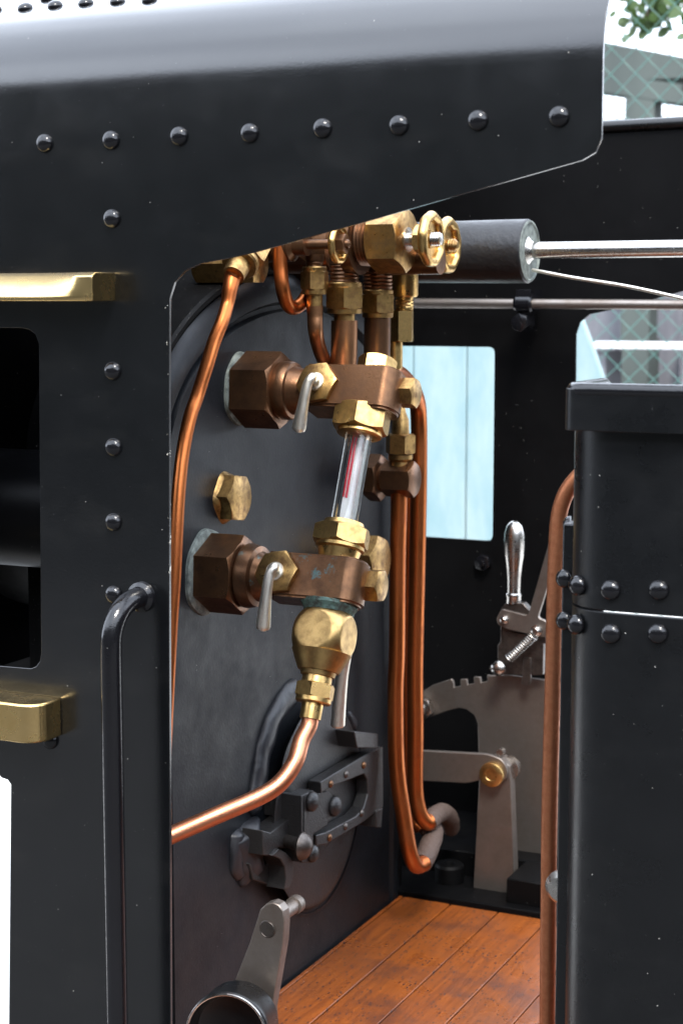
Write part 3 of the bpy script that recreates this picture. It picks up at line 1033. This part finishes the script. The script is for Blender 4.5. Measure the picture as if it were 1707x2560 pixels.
# raised weld bead round the hole
bm = NB()
def lump(pts, r, seed, amp=.35):
    q = crspline(pts, 7)
    rs = []
    n = 18
    m = len(q)
    for i in range(m):
        d = (q[min(i+1, m-1)] - q[max(i-1, 0)]).normalized()
        u = X_; v = d.cross(u).normalized()
        e = min(1, min(i, m-1-i)/3 + .15)
        ring = []
        for j in range(n):
            th = 2*math.pi*j/n
            dr = u*math.cos(th)*.6 + v*math.sin(th)
            s = 1 + amp*noise.noise(q[i]*45 + dr*1.1 + Vector((seed, 0, 0)))
            ring.append(q[i] + dr*r*e*s)
        rs.append(ring)
    rings(bm, rs)
lump([FA(560, 70), FA(470, 150), FA(380, 270), FA(290, 450), FA(230, 650), FA(180, 900), FA(140, 1150), FA(120, 1330)], .0135, 1, .16)
W1 = bm
bm = NB()
lump([FA(20, 1420), FA(40, 1550), FA(50, 1700), FA(60, 1800), FA(100, 1900)], .022, 3, .35)
lump([FA(-20, 1460), FA(-30, 1600), FA(-20, 1780), FA(40, 1900)], .013, 8, .35)
L('weld_lump', bm, WELD, label='thick lump of weld beside the door catch', ang=80)
weld = L('weld_bead', W1, WELD, label='lumpy painted weld around the fire hole', ang=80)
bm = NB(); lump([FA(1040, 300), FA(1090, 390), FA(1140, 470)], .0055, 5)
L('weld_bead', bm, WELD, ang=80)
# fire hole ring: raised tube wall
ell = lambda cx, cy_, rx, ry, d, n=56: [FA(cx + rx*math.cos(2*math.pi*k/n), cy_ + ry*math.sin(2*math.pi*k/n), d) for k in range(n)]
bm = NB()
def doorshape(s, d):
    base = [(560, 430), (440, 700), (390, 950), (345, 1200), (320, 1500), (330, 1750), (390, 1980), (500, 2170), (640, 2250), (800, 2180), (930, 2020), (1040, 1780), (1120, 1480), (1180, 1100), (1180, 800), (1130, 560), (1050, 360), (960, 240), (850, 190), (740, 230), (640, 310)]
    cx, cy_ = 760, 1200
    pts = [FA(cx + (x - cx)*s, cy_ + (y - cy_)*s, d) for x, y in base]
    q = crspline(pts + [pts[0]], 4)[:-1]
    return q
rings(bm, [doorshape(1.07, -.002), doorshape(1.065, .0012), doorshape(1.04, .0016), doorshape(1.03, .0005)], True, True)
L('fire_hole_ring', bm, BHEAD, ang=40)
bm = NB()
rings(bm, [doorshape(1.0, .0005), doorshape(1.0, .016), doorshape(.985, .0175), doorshape(.94, .0185)], True, True)
door = L('fire_door', bm, CAST, label='dark cast fire door with riveted hinge straps and latch', ang=50)
def Dp(name, bm, m=CAST, **k): return obj(name, bm, m, door, **k)
# hinge plate : C shape with two arms
d1_ = .0185
outl = [(680, 985), (790, 985), (1210, 720), (1400, 660), (1405, 1240), (1200, 1400), (860, 1610), (735, 1620), (735, 1520), (850, 1500), (1150, 1330), (1240, 1200), (1255, 1050), (1235, 940), (1180, 900), (850, 1060), (790, 1110), (680, 1095)]
outl = [(790, 1000), (1210, 745), (1400, 655), (1405, 1240), (1200, 1400), (850, 1610), (750, 1625), (745, 1520), (840, 1495), (1140, 1335), (1215, 1250), (1255, 1120), (1250, 980), (1215, 920), (860, 1060), (795, 1115)]
bm = NB()
slab(bm, [FA(x, y, .034) for x, y in outl], (-.014, 0, 0))
Dp('hinge_strap', bm, bevel=.001)
for x, y, m in [(885, 1020, BRONZE), (1208, 835, BRONZE), (873, 1545, BRONZE), (1188, 1305, STEELD), (1035, 925, STEELD), (1028, 1435, STEELD)]:
    P_ = FA(x, y, .034)
    rivet(P_, X_, .0038, door, m)
# lugs
for pts, dd in (([(1120, 505), (1350, 525), (1355, 670), (1150, 668)], .040), ([(1335, 1280), (1400, 1250), (1385, 1450), (1335, 1445)], .036)):
    bm = NB()
    slab(bm, [FA(x, y, dd) for x, y in pts], (-.036, 0, 0))
    Dp('hinge_lug', bm, bevel=.001)
# latch guide
bm = NB()
slab(bm, [FA(x, y, .040) for x, y in [(615, 1130), (720, 1080), (860, 1400), (860, 1420), (720, 1510), (715, 1790), (608, 1790)]], (-.016, 0, 0))
Dp('latch_plate', bm, bevel=.0009)
bm = NB()
c = FA(612, 1130, .040); z0 = FA(608, 1785, .040).z
yl = c.y
bxx(bm, c.x - .032, c.x, yl - .002, yl + .004, z0, c.z)
bxx(bm, c.x - .062, c.x - .032, yl - .002, yl + .004, c.z - .024, c.z)
Dp('latch_guide', bm, bevel=.0007)
for x, y, r in ((695, 1190, .0098), (915, 1235, .0105), (705, 1700, .0085)):
    rivet(FA(x, y, .0405 if x != 915 else .030), X_, r, door, CAST)
bm = NB()
slab(bm, [FA(x, y, .030) for x, y in [(720, 1120), (860, 1090), (930, 1150), (960, 1300), (860, 1400), (720, 1480)]], (-.012, 0, 0))
Dp('latch_bar', bm, bevel=.0008)
# catch and pin
bm = NB()
c = FA(300, 1490, .026)
slab(bm, [FA(x, y, .026) for x, y in [(225, 1475), (300, 1495), (500, 1350), (510, 1640), (430, 1650), (380, 1640), (320, 1720), (225, 1720)]], (-.022, 0, 0))
hook = [(320, 1720), (380, 1655), (450, 1690), (510, 1760), (530, 1850), (520, 1960), (480, 2040), (432, 2055), (450, 1950), (440, 1830), (400, 1760)]
slab(bm, [FA(x, y, .030) for x, y in hook], (-.020, 0, 0))
slab(bm, [FA(x, y, .012) for x, y in [(90, 1800), (270, 1815), (270, 1700), (340, 1730), (432, 1840), (440, 2050), (130, 1960)]], (-.014, 0, 0))
L('door_catch', bm, CAST, bevel=.0009, label='black bracket and curved catch beside the fire door')
bm = NB()
p0 = FA(400, 1560, .018); p1 = FA(600, 1620, .048)
tube(bm, [p0, p1], .0062, 24, smooth=False)
c = FA(615, 1630, .050)
lathe(bm, c, X_, [(-.004, .006), (-.002, .0125), (.0, .0135), (.004, .0115), (.008, .006), (.0092, .001)], 32)
Dp('latch_pin', bm, STEELD)

# ---- floor
ZF = .325
bm = NB()
wd = .0573
x = -.7493
i = 0
xs0 = pt('5', 355, 1520, 'z', ZF).x
xs1 = pt('5', 655, 1590, 'z', ZF).x
x = xs0 - 3*wd
while x < .2:
    a = max(x, XB + .002)
    b = x + wd
    yf = .72 + random.uniform(-.001, .001)
    if b > a + .004:
        bxx(bm, a + .0009, b - .0009, -.02, yf, ZF - .02, ZF + random.uniform(-.0006, .0006))
    x += wd
L('cab_floor', bm, WOOD, label='worn orange brown varnished board floor with dark flecks', bevel=.0006)
# dark frame beyond the floor
bm = NB()
bxx(bm, -1.0, .2, .721, .95, ZF - .05, ZF + .006)
bxx(bm, -1.0, .2, .80, .95, ZF - .05, ZF + .035)
fr = L('floor_frame', bm, INSIDE, bevel=.002)
c = pt('5', 335, 1420, 'y', .775)
bm = NB()
lathe(bm, (c.x, .775, ZF + .006), Z_, [(0, .017), (.018, .017), (.021, .015), (.021, .007), (.017, .006)], 32)
obj('bolt_boss', bm, INSIDE, fr)
c = pt('5', 900, 1500, 'y', .76)
bm = NB(); bxx(bm, c.x - .022, c.x + .03, .735, .80, ZF, ZF + .034)
obj('bearing_block', bm, INSIDE, fr, bevel=.0015)
bm = NB(); c = pt('5', 50, 1450, 'y', .76)
tube(bm, [c - X_*.06, c + X_*.01], .008, 20, smooth=False)
obj('pipe_stub', bm, CAST, fr)

# ---- reverser: sector plate
YS = .83
def S4(x, y, yy=YS): return pt('4', x, y, 'y', yy)
def S5(x, y, yy=YS): return pt('5', x, y, 'y', yy)
o = [S4(120, 1690), S4(250, 1610), S4(400, 1560)]
for x, y in ((415, 1555), (520, 1535), (625, 1518)):
    o += [S4(x, y + 28), S4(x + 5, y + 72), S4(x + 58, y + 62), S4(x + 55, y + 10)]
o += [S4(700, 1535), S4(850, 1530), S4(1140, 1570), S4(1300, 1620), S5(1100, 60), S5(1150, 150), S5(1160, 1350), S5(980, 1330), S5(820, 1290), S5(540, 1290), S5(538, 700), S5(530, 300), S5(505, 240), S5(450, 200), S5(400, 190), S5(310, 215), S5(180, 262), S5(60, 270), S4(60, 1740)]
bm = NB()
slab(bm, o, (0, .005, 0))
sec = L('sector_plate', bm, STEEL, label='notched steel sector plate of the reversing gear', bevel=.0006)
bm = NB()
c = S4(180, 1780, YS)
hexn(bm, c, -Y_, 0, .012, .0135, 15, 1, 1); lathe(bm, c, -Y_, [(.01, .008), (.018, .008), (.021, .004)], 24)
obj('hex_nut', bm, STEELB, sec)
# lever block, trigger and grip
YLv = .815
def T4(x, y, yy=YLv): return pt('4', x, y, 'y', yy)
bm = NB()
slab(bm, [T4(*p) for p in [(782, 1180), (1140, 1230), (1140, 1290), (1120, 1280), (1115, 1530), (768, 1530), (760, 1300), (785, 1265)]], (0, .012, 0))
slab(bm, [T4(*p) for p in [(785, 1010), (830, 960), (960, 965), (1010, 1020), (1020, 1190), (785, 1190)]], (0, .012, 0))
lev = L('reversing_lever', bm, STEELD, label='steel reversing lever with polished grip and spring catch', bevel=.0008)
def Lv(name, bm, m, **k): return obj(name, bm, m, lev, **k)
c = T4(888, 900, YLv + .006); q = pxm(c)*.3189
f = lambda y: along(c, Z_, '4', 888, y)
bm = NB()
lathe(bm, c, Z_, [(f(965), 58*q), (f(915), 58*q), (f(905), 62*q), (f(893), 60*q), (f(885), 52*q), (f(840), 52*q), (f(760), 54*q), (f(680), 62*q), (f(600), 74*q), (f(500), 80*q), (f(420), 76*q), (f(360), 60*q), (f(335), 40*q), (f(322), 20*q), (f(318), 2*q)], 40)
Lv('grip', bm, STEELB)
bm = NB()
slab(bm, fillet([T4(x, y, YLv - .006) for x, y in [(750, 1090), (790, 1010), (1000, 1065), (1170, 470), (1215, 470), (1215, 640), (1075, 1080), (1150, 1110), (1150, 1240), (1060, 1220), (840, 1170), (770, 1140)]], .004, 3), (0, .0055, 0))
Lv('trigger', bm, STEEL, bevel=.0006)
for x, y, r in ((822, 1092, 34), (1072, 1180, 44)):
    bm = NB()
    lathe(bm, T4(x, y, YLv - .006), -Y_, [(0, r*q), (.003, r*q), (.0035, r*q*.8), (.007, r*q*.75), (.008, r*q*.5)], 28)
    Lv('pivot_pin', bm, STEELB)
# coil spring
bm = NB()
p0, p1 = T4(1050, 1215, YLv - .012), T4(855, 1400, YLv - .012)
d_, u_, v_ = frame(p1 - p0)
Ls = (p1 - p0).length
turns = 13
pts = []
for k in range(turns*14 + 1):
    a = 2*math.pi*k/14
    pts.append(p0 + d_*(Ls*k/(turns*14)) + (u_*math.cos(a) + v_*math.sin(a))*34*q)
tube(bm, pts, 6.0*q, 8, smooth=False)
Lv('spring', bm, STEELB)
bm = NB()
c = T4(788, 1465, YLv - .006)
lathe(bm, c, -Y_, [(0, 40*q), (.006, 40*q), (.007, 60*q), (.010, 60*q), (.013, 45*q), (.0145, 20*q), (.0147, 2*q)], 32)
scw = Lv('screw', bm, STEELB)
bm = NB(); bxx(bm, c.x - 57*q, c.x + 57*q, c.y - .0152, c.y - .0130, c.z - 5*q, c.z + 5*q)
obj('screw_slot', bm, STEELD, lev)
bm = NB()
slab(bm, [T4(x, y, YLv - .002) for x, y in [(965, 1395), (1025, 1395), (1020, 1605), (985, 1612), (950, 1600)]], (0, .004, 0))
Lv('catch_tongue', bm, STEELD, bevel=.0006)

# ---- rocking arm and link
YA = .765
def A5(x, y, yy=YA): return pt('5', x, y, 'y', yy)
bm = NB()
slab(bm, [A5(*p) for p in [(545, 640), (560, 560), (620, 525), (690, 530), (745, 590), (752, 700), (785, 1600), (490, 1560), (535, 760)]], (0, .016, 0))
arm = L('rocking_arm', bm, STEEL, label='tall tapered steel rocking arm standing behind the floor', bevel=.0008)
bm = NB()
slab(bm, fillet([A5(x, y, YA - .007) for x, y in [(-60, 478), (150, 484), (600, 508), (690, 540), (730, 600), (725, 680), (640, 720), (560, 690), (530, 688), (460, 706), (150, 690), (-60, 685)]], .006, 3), (0, .0065, 0))
obj('link_bar', bm, STEEL, arm, bevel=.0007)
bm = NB()
c = A5(632, 640, YA - .007); q5 = pxm(c)*.3658
lathe(bm, c, -Y_, [(0, 84*q5), (.004, 86*q5), (.0062, 84*q5), (.007, 76*q5), (.0072, 40*q5), (.0064, 36*q5), (.0066, 2*q5)], 48)
obj('brass_pin', bm, BRASS, arm)
bm = NB()
lathe(bm, A5(725, 610, YA + .010), -Y_, [(0, 84*q5), (-.010, 84*q5), (-.011, 78*q5)], 40)
lathe(bm, A5(683, 495, YA), Y_, [(-.002, 24*q5), (.008, 24*q5)], 24)
obj('end_collar', bm, STEELB, arm)
bm = NB()
lathe(bm, A5(650, 1580, YA - .001), -Y_, [(0, 62*q5), (.004, 60*q5), (.006, 50*q5)], 32)
obj('pivot_boss', bm, CAST, arm)

# ---- foot lever bottom left
YK = .20
def K3(x, y, yy=YK): return pt('3', x, y, 'y', yy)
bm = NB()
rimc = [(545, 1560), (560, 1510), (590, 1480), (630, 1470), (665, 1485), (690, 1520), (697, 1580), (690, 1700), (625, 2080), (640, 2300), (300, 2300), (410, 1930), (500, 1700)]
slab(bm, [K3(*p) for p in rimc], (0, .011, 0))
kl = L('drain_lever', bm, STEEL, label='tapered steel lever with round pin at the lower left of the cab', bevel=.0009)
bm = NB()
c = K3(603, 1618); q3 = pxm(c)*.4464
lathe(bm, c, -Y_, [(-.001, 50*q3), (.0006, 50*q3), (.0009, 46*q3), (.0005, 44*q3), (.0008, 42*q3), (.001, 2*q3)], 40)
obj('pin', bm, STEELD, kl)
bm = NB()
c = K3(690, 1530, YK + .011)
lathe(bm, c, Y_, [(-.002, 42*q3), (.018, 42*q3), (.0185, 52*q3), (.026, 52*q3), (.027, 48*q3)], 40)
obj('boss', bm, STEEL, kl)
bm = NB()
c = K3(385, 2200, YK - .05); q3 = pxm(c)*.4464
lathe(bm, c, (0.25, -1, 0.12), [(-.035, 228*q3), (-.004, 234*q3), (0, 240*q3), (.004, 238*q3), (.006, 226*q3), (.001, 205*q3), (-.006, 190*q3), (-.009, 120*q3), (-.010, 2*q3)], 64)
L('round_cover', bm, BLACK, label='black round cover with worn silver rim at the bottom edge')
bm = NB()
a_, u_, v_ = frame((0.25, -1, 0.12))
tube(bm, [c + a_*.0075 + (u_*math.cos(t) + v_*math.sin(t))*228*q3 for t in [2*math.pi*k/48 for k in range(49)]], .0012, 8, smooth=False)
L('cover_rim', bm, STEELB)

# ---- lagged cylinder, rods, wire
YR = .58
c0 = pt('d', 1056, 577, 'y', YR); c1 = pt('d', 1212, 577, 'y', YR)
r_ = 73*1.0887*pxm(c1)
bm = NB()
lathe(bm, c1, X_, [(c0.x - c1.x - .05, r_*.97), (-.02, r_), (0, r_), (.0015, r_*.96), (.0005, r_*.9)], 64, mod=lambda th, t, r: 1 + .006*math.sin(3*th + t*300))
cyl = L('regulator_cylinder', bm, RUBBER, label='black wrapped cylinder with a brass end ring')
bm = NB()
lathe(bm, c1, X_, [(-.001, r_*.95), (.0022, r_*.96), (.0026, r_*.90), (.001, r_*.86), (.0012, r_*.3)], 64)
obj('end_ring', bm, GASKET, cyl)
bm = NB()
z_ = pt('d', 1240, 575, 'y', YR)
rr1 = 19*1.0887*pxm(z_)
lathe(bm, Vector((c1.x, YR, z_.z)), X_, [(0, rr1*1.9), (.003, rr1*1.3), (.006, rr1), (1.10, rr1), (1.11, rr1*.8)], 40)
L('regulator_rod', bm, STEELB, label='thick bright steel rod running right from the black cylinder')
bm = NB()
tube(bm, [pt('d', 1222, 620, 'y', YR), pt('d', 1310, 637, 'y', YR - .01), pt('d', 1440, 658, 'y', YR - .02), pt('d', 1568, 686, 'y', YR - .03), pt('d', 1700, 716, 'y', YR - .04), pt('d', 2400, 880, 'y', YR - .08)], .0017, 10)
L('pull_wire', bm, NICKEL, label='thin pale cable sloping down below the steel rod')
bm = NB()
a = pt('d', 930, 696, 'y', .90); b = pt('d', 2900, 708, 'y', .90)
tube(bm, [a, b], .0058, 24, smooth=False)
rod = L('brake_rod', bm, STEEL, label='thin dull steel rod along the far side')
bm = NB()
c = pt('d', 1205, 697, 'y', .90)
box(bm, c + Vector((0, .012, .004)), (.009, 0, 0), (0, .020, 0), (0, 0, .012))
lathe(bm, c - X_*.012, X_, [(0, .009), (.003, .011), (.02, .011), (.022, .009)], 20)
box(bm, c + Vector((-.002, .01, -.015)), (.006, 0, 0), (0, .012, 0), (0, 0, .014))
hexn(bm, c + Vector((-.003, 0, -.022)), -Y_, -.01, .012, .0095, 10)
obj('rod_bracket', bm, BLACKG, rod, bevel=.001)

# ---- bunker with riveted seam
YB = -.005
def N9(x, y, yy=YB): return pt('9', x, y, 'y', yy)
zseam = N9(700, 1920).z
zt = N9(700, 450).z; zt0 = N9(700, 725).z
xl = N9(345, 1560).x - .0095
rc = .034
def bunk(bm, x0, yoff, z0, z1, rc=rc):
    o = []
    for k in range(13):
        a = R_(90*k/12)
        o.append((x0 + rc - rc*math.cos(a), YB + yoff + rc - rc*math.sin(a)))
    o2 = [(x + .0, y) for x, y in o] + [(.25, YB + yoff)]
    inn = []
    for i, (x, y) in enumerate(o2):
        if i <= 12:
            a = R_(90*i/12)
            inn.append((x + .004*math.cos(a), y + .004*math.sin(a)))
        else: inn.append((x, y + .004))
    lp = o2 + inn[::-1]
    rings(bm, [[Vector((x, y, z0)) for x, y in lp], [Vector((x, y, z1)) for x, y in lp]])
bm = NB()
bunk(bm, xl, 0, zseam + .0006, zt0 + .01)
bun = L('coal_bunker', bm, BLACK, label='black riveted coal bunker with rolled rim at the right edge', bevel=.0006, ang=20)
bm = NB(); bunk(bm, xl, .0004, .22, zseam - .0006)
obj('lower_panel', bm, BLACK, bun, bevel=.0003, ang=20)
bm = NB()
xr0 = pt('9', 295, 560, 'y', YB - .012).x - .002
bunk(bm, xr0, -.012, zt0, zt, rc=.008)
rim_b = NB()
tube(rim_b, [(xr0 + .004, YB + .06, zt - .001)] + [(xr0 + .012 - .008*math.cos(R_(t)), YB - .0005 - .008*math.sin(R_(t)), zt - .001) for t in range(0, 91, 10)] + [(.25, YB - .0085, zt - .001)], .0046, 16, smooth=False)
obj('rim_bead', rim_b, BLACKG, bun)
rim = obj('bunker_rim', bm, BLACK, bun, bevel=.0022, ang=20)
bm = NB()
bxx(bm, xr0 + .012, .25, YB - .008, YB + .03, zt - .006, zt - .001)
obj('rim_cap', bm, BLACK, bun, bevel=.001)
bm = NB()  # unseen bunker plates, added to cut bright reflections in the backhead
bxx(bm, .262, .27, .0, .95, .22, zt - .002)
bxx(bm, .262, 1.6, .0, .008, .22, zt - .002)
bxx(bm, .262, 1.6, .94, .95, .22, zt - .002)
obj('added_bunker_plate', bm, BLACK, bun)
# inner angle strip
fx0, fx1 = pt('9', 272, 1500, 'y', .035).x, pt('9', 345, 1500, 'y', .035).x
bm = NB()
bxx(bm, fx0, fx1 + .02, .035, .039, .22, pt('9', 300, 1330, 'y', .035).z)
bxx(bm, fx0, fx0 + .003, .039, .075, .22, pt('9', 300, 1330, 'y', .035).z)
obj('angle_strip', bm, BLACK, bun, bevel=.0012)
for x, y in ((590, 1765), (905, 1765), (592, 2050), (898, 2050), (375, 1735), (365, 1990), (1225, 1765), (1220, 2050)):
    P_ = N9(x, y, YB if x > 450 else YB + .0075)
    rivet(P_, (0, -1, 0) if x > 450 else (-.45, -.9, 0), .0063, bun)
for y in (1690, 1965):
    rivet(pt('9', 290, y, 'y', .034), (-.2, -1, 0), .0060, bun)
for v, y in (('9', 1340), ('9', 1640), ('9', 1950), ('5', -90), ('5', 240), ('5', 575), ('5', 900), ('5', 1220), ('5', 1540), ('5', 1860), ('5', 2160)):
    z = pt(v, 300, y, 'y', .05).z
    rivet(Vector((fx0, .050, z)), (-1, -.15, 0), .0060, bun)
p = pt('5', 1112, 1410, 'y', .046)
bm = NB(); lathe(bm, p, -Y_, [(0, .0115), (.003, .0115), (.0075, .008), (.0085, .002)], 32)
obj('silver_stud', bm, STEELB, bun)
bm = NB()
yc_ = .105
tube(bm, [pt('9', 520, 960, 'y', yc_), pt('9', 430, 985, 'y', yc_), pt('9', 355, 1050, 'y', yc_), pt('9', 290, 1150, 'y', yc_), pt('9', 250, 1290, 'y', yc_), pt('9', 235, 1500, 'y', yc_), pt('9', 222, 1900, 'y', yc_), pt('9', 212, 2352, 'y', yc_), pt('5', 1018, 900, 'y', yc_), pt('5', 1012, 1500, 'y', yc_), pt('5', 1003, 2352, 'y', yc_), pt('5', 1000, 2800, 'y', yc_)], .0056, 32)
L('bunker_pipe', bm, COPPERM, label='matt copper pipe running down beside the coal bunker')

# ------------------------------------------------------------------ background
def thing(name, label, cat, loc=(0, 0, 0), group=None):
    o = bpy.data.objects.new(name, None)
    col.objects.link(o)
    o.location = loc
    o['label'] = label; o['category'] = cat
    if group: o['group'] = group
    return o
TURQ = simple('turquoise_shade_dapple', (.26, .345, .35), (.17, .275, .30), .5, 4, (4, 1, 1.5), .002)  # mottling puts soft tree shade into the board colour
bt = thing('board_fence', 'pale turquoise painted board fence standing beyond the cab window', 'fence')
YT = 2.3
x = -3.2
i = 0
while x < -1.22:
    bm = NB()
    bxx(bm, x + .001, x + .119, YT, YT + .02, .0, 1.12 + random.uniform(-.004, .004))
    obj('board', bm, TURQ, bt, bevel=.003)
    x += .12
bm = NB()
slab(bm, [Vector((x + .002, YT, 0)), Vector((x + .002, YT, 1.12)), pt('9', 400, -10, 'y', YT), pt('9', 450, 120, 'y', YT), pt('9', 540, 380, 'y', YT), Vector((pt('9', 560, 500, 'y', YT).x, YT, 0))], (0, .02, 0))
obj('end_board', bm, TURQ, bt, bevel=.003)
# chain link
WIRE = simple('green_plastic_wire', (.045, .13, .11), (.06, .17, .14), .45, 20)
cl = thing('chain_link_fence', 'green plastic coated chain link fence behind the locomotive', 'fence')
bm = NB()
YF = 3.4
p_ = .033
x0, x1, z0, z1 = -2.6, .6, .1, 1.80
nseg = int((z1 - z0)/p_)
nx = int((x1 - x0)/p_)
for i in range(nx):
    xx = x0 + i*p_
    pts = []
    for j in range(nseg + 1):
        s = (1 if (i + j) % 2 else 0)
        jx = .003*noise.noise(Vector((i*3.1, j*2.7, 0)))
        pts.append(Vector((xx + (p_ if (i + j) % 2 else 0) + jx, YF + (.0022 if (i + j) % 2 else -.0022), z0 + j*p_)))
    tube(bm, pts, .0017, 5, smooth=False)
me_ = obj('wire_mesh', bm, WIRE, cl)
bm = NB()
for i in range(nx):
    pass
bm.free()
for xx in (-2.4, -.2):
    bm = NB(); lathe(bm, (xx, YF + .04, 0), Z_, [(0, .025), (1.85, .025), (1.86, .01)], 20)
    obj('post', bm, WIRE, cl)
bm = NB(); tube(bm, [(x0, YF + .006, z1 - .02), (x1, YF + .006, z1 - .02)], .002, 6, smooth=False)
obj('line_wire', bm, WIRE, cl)
# shelter beyond
GREYW = simple('grey_green_timber', (.065, .078, .070), (.04, .05, .046), .8, 4, (1, 1, .2))
GREYL = simple('pale_grey_boards', (.17, .17, .185), (.11, .11, .125), .7, 3, (6, 1, 1))
YH = 5.2
def H6(x, y, yy=YH): return pt('6', x, y, 'y', yy)
sh = thing('timber_shelter', 'open grey timber shelter with sloping roof beam beyond the fence', 'shelter')
bm = NB()
a, b = H6(700, 190), H6(1500, 345)
slab(bm, [a, b, b - Z_*.16, a - Z_*.19], (0, .14, 0))
obj('roof_beam', bm, GREYW, sh, bevel=.004)
for k, x in enumerate((990, 1560)):
    bm = NB()
    p = H6(x, 600)
    bxx(bm, p.x - .005, p.x + .105, YH + .002, YH + .12, 0, H6(x, 330).z)
    obj('post', bm, GREYW, sh, bevel=.005)
bm = NB()
a, b = H6(1090, 385), H6(1500, 440)
slab(bm, [a, b, b - Z_*.05, a - Z_*.05], (0, .06, 0))
obj('rail', bm, GREYW, sh, bevel=.003)
bm = NB()
a = H6(860, 560); b = H6(1500, 620)
bxx(bm, a.x - .8, b.x + .3, YH + .3, YH + .34, 0, a.z - .02)
obj('back_panel', bm, GREYL, sh, bevel=.003)
for k in range(7):
    bm = NB()
    xx = H6(760, 1900).x + k*.16
    bxx(bm, xx, xx + .07, YH + .2, YH + .24, 0, H6(760, 1840).z + .02*(k % 3))
    obj('upright_slat', bm, GREYW if k % 2 else GREYL, sh, bevel=.003)
bench = thing('white_bench', 'white painted bench with slats seen through the far cab opening', 'bench')
WHP = simple('white_paint', (.8, .8, .8), (.7, .7, .72), .5, 5)
bm = NB(); a = H6(805, 1842, 4.9); b = H6(1500, 1850, 4.9)
bxx(bm, a.x, b.x, 4.7, 5.0, a.z - .008, a.z + .010)
obj('seat', bm, WHP, bench, bevel=.004)
for k in range(4):
    bm = NB(); xx = a.x + .05 + k*.32
    bxx(bm, xx, xx + .05, 4.75, 4.95, 0, a.z - .021)
    obj('leg', bm, GREYL, bench, bevel=.003)
# tree with a low branch showing at the top right
BARK = simple('bark', (.09, .065, .045), (.05, .04, .03), .9, 8, None, .01)
LEAF = bpy.data.materials.new('leaf_green')
nt, b_ = nodes(LEAF)
nn = noise_n(nt, 3, 3)
nt.links.new(mixc(nt, ramp(nt, nn.outputs[0], .3, .7), (.06, .11, .022), (.03, .06, .012)), b_.inputs['Base Color'])
b_.inputs['Roughness'].default_value = .5
tr_ = thing('tree', 'leafy green tree whose branch hangs over the top right corner', 'tree', (.6, 6.5, 0))
def leaves(bm, c, n, s, sp):
    for k in range(n):
        p = Vector(c) + Vector((random.gauss(0, sp), random.gauss(0, sp), random.gauss(0, sp*.6)))
        d = Vector((random.uniform(-1, 1), random.uniform(-1, 1), random.uniform(-1, .2))).normalized()
        a, u, v = frame(d)
        l = s*random.uniform(.7, 1.3)
        q = [p, p + a*l*.3 + u*l*.3, p + a*l*.7 + u*l*.26, p + a*l, p + a*l*.7 - u*l*.26, p + a*l*.3 - u*l*.3]
        bm.faces.new([bm.verts.new(t + v*.08*l*math.sin(i)) for i, t in enumerate(q)])
bm = NB()
YTc = 5.6
for (x, y, n, sp) in ((930, 95, 5, .035), (1030, 90, 6, .03), (1100, 100, 9, .035), (1130, 30, 16, .05), (1200, 0, 22, .06), (1260, -30, 30, .07), (1100, -60, 30, .07), (1300, -110, 60, .16), (1020, 105, 3, .02), (900, -130, 50, .16), (1280, 10, 6, .04)):
    leaves(bm, pt('6', x, y, 'y', YTc), n, .055, sp)
for k in range(26):
    c = Vector((.7 + random.gauss(0, .9), 6.8 + random.gauss(0, .6), 3.3 + random.gauss(0, .45)))
    leaves(bm, c, 90, .09, .28)
me_ = bpy.data.meshes.new('crown'); bm.to_mesh(me_); bm.free(); me_.materials.append(LEAF)
cr = bpy.data.objects.new('crown', me_); col.objects.link(cr); cr.parent = tr_
cr.matrix_parent_inverse = Matrix.Translation((-.6, -6.5, 0))
bm = NB()
tube(bm, [(.6, 6.5, 0), (.62, 6.5, 1.4), (.7, 6.6, 2.6), (.8, 6.8, 3.6)], [.13, .10, .05], 14)
tube(bm, [(.66, 6.55, 2.2), (.1, 6.1, 2.7), pt('6', 1350, -200, 'y', YTc), pt('6', 1150, -20, 'y', YTc), pt('6', 1100, 90, 'y', YTc)], [.04, .02, .006], 8)
o = obj('trunk', bm, BARK, tr_)
o.matrix_parent_inverse = Matrix.Translation((-.6, -6.5, 0))

# dark foliage mass, unseen, added behind the camera for the black paint to mirror
HEDG = simple('added_hedge_leaves', (.040, .040, .033), (.022, .023, .020), .7, 9, None, .05)
bm = NB()
for k in range(60):
    xx = -14 + k*.5
    bmesh.ops.create_icosphere(bm, subdivisions=3, radius=1.0, matrix=Matrix.Translation((xx, -6 + random.uniform(-.3, .3), 1.15 + random.uniform(-.2, .3))) @ Matrix.Diagonal((.7, .8, 2.4, 1)))
for k in range(30):
    yy = -6 + k*.5
    bmesh.ops.create_icosphere(bm, subdivisions=3, radius=1.0, matrix=Matrix.Translation((8.5 + random.uniform(-.3, .3), yy, 1.3 + random.uniform(-.2, .3))) @ Matrix.Diagonal((.8, .7, 2.4, 1)))
for v in bm.verts:
    v.co += Vector((1, 1, 1))*.12*noise.noise(v.co*3) + v.normal*.1*noise.noise(v.co*9)
ho = obj('added_hedge', bm, HEDG)
ho['label'] = 'dark foliage mass added unseen behind the camera for the paint to mirror'
ho['category'] = 'added_hedge'
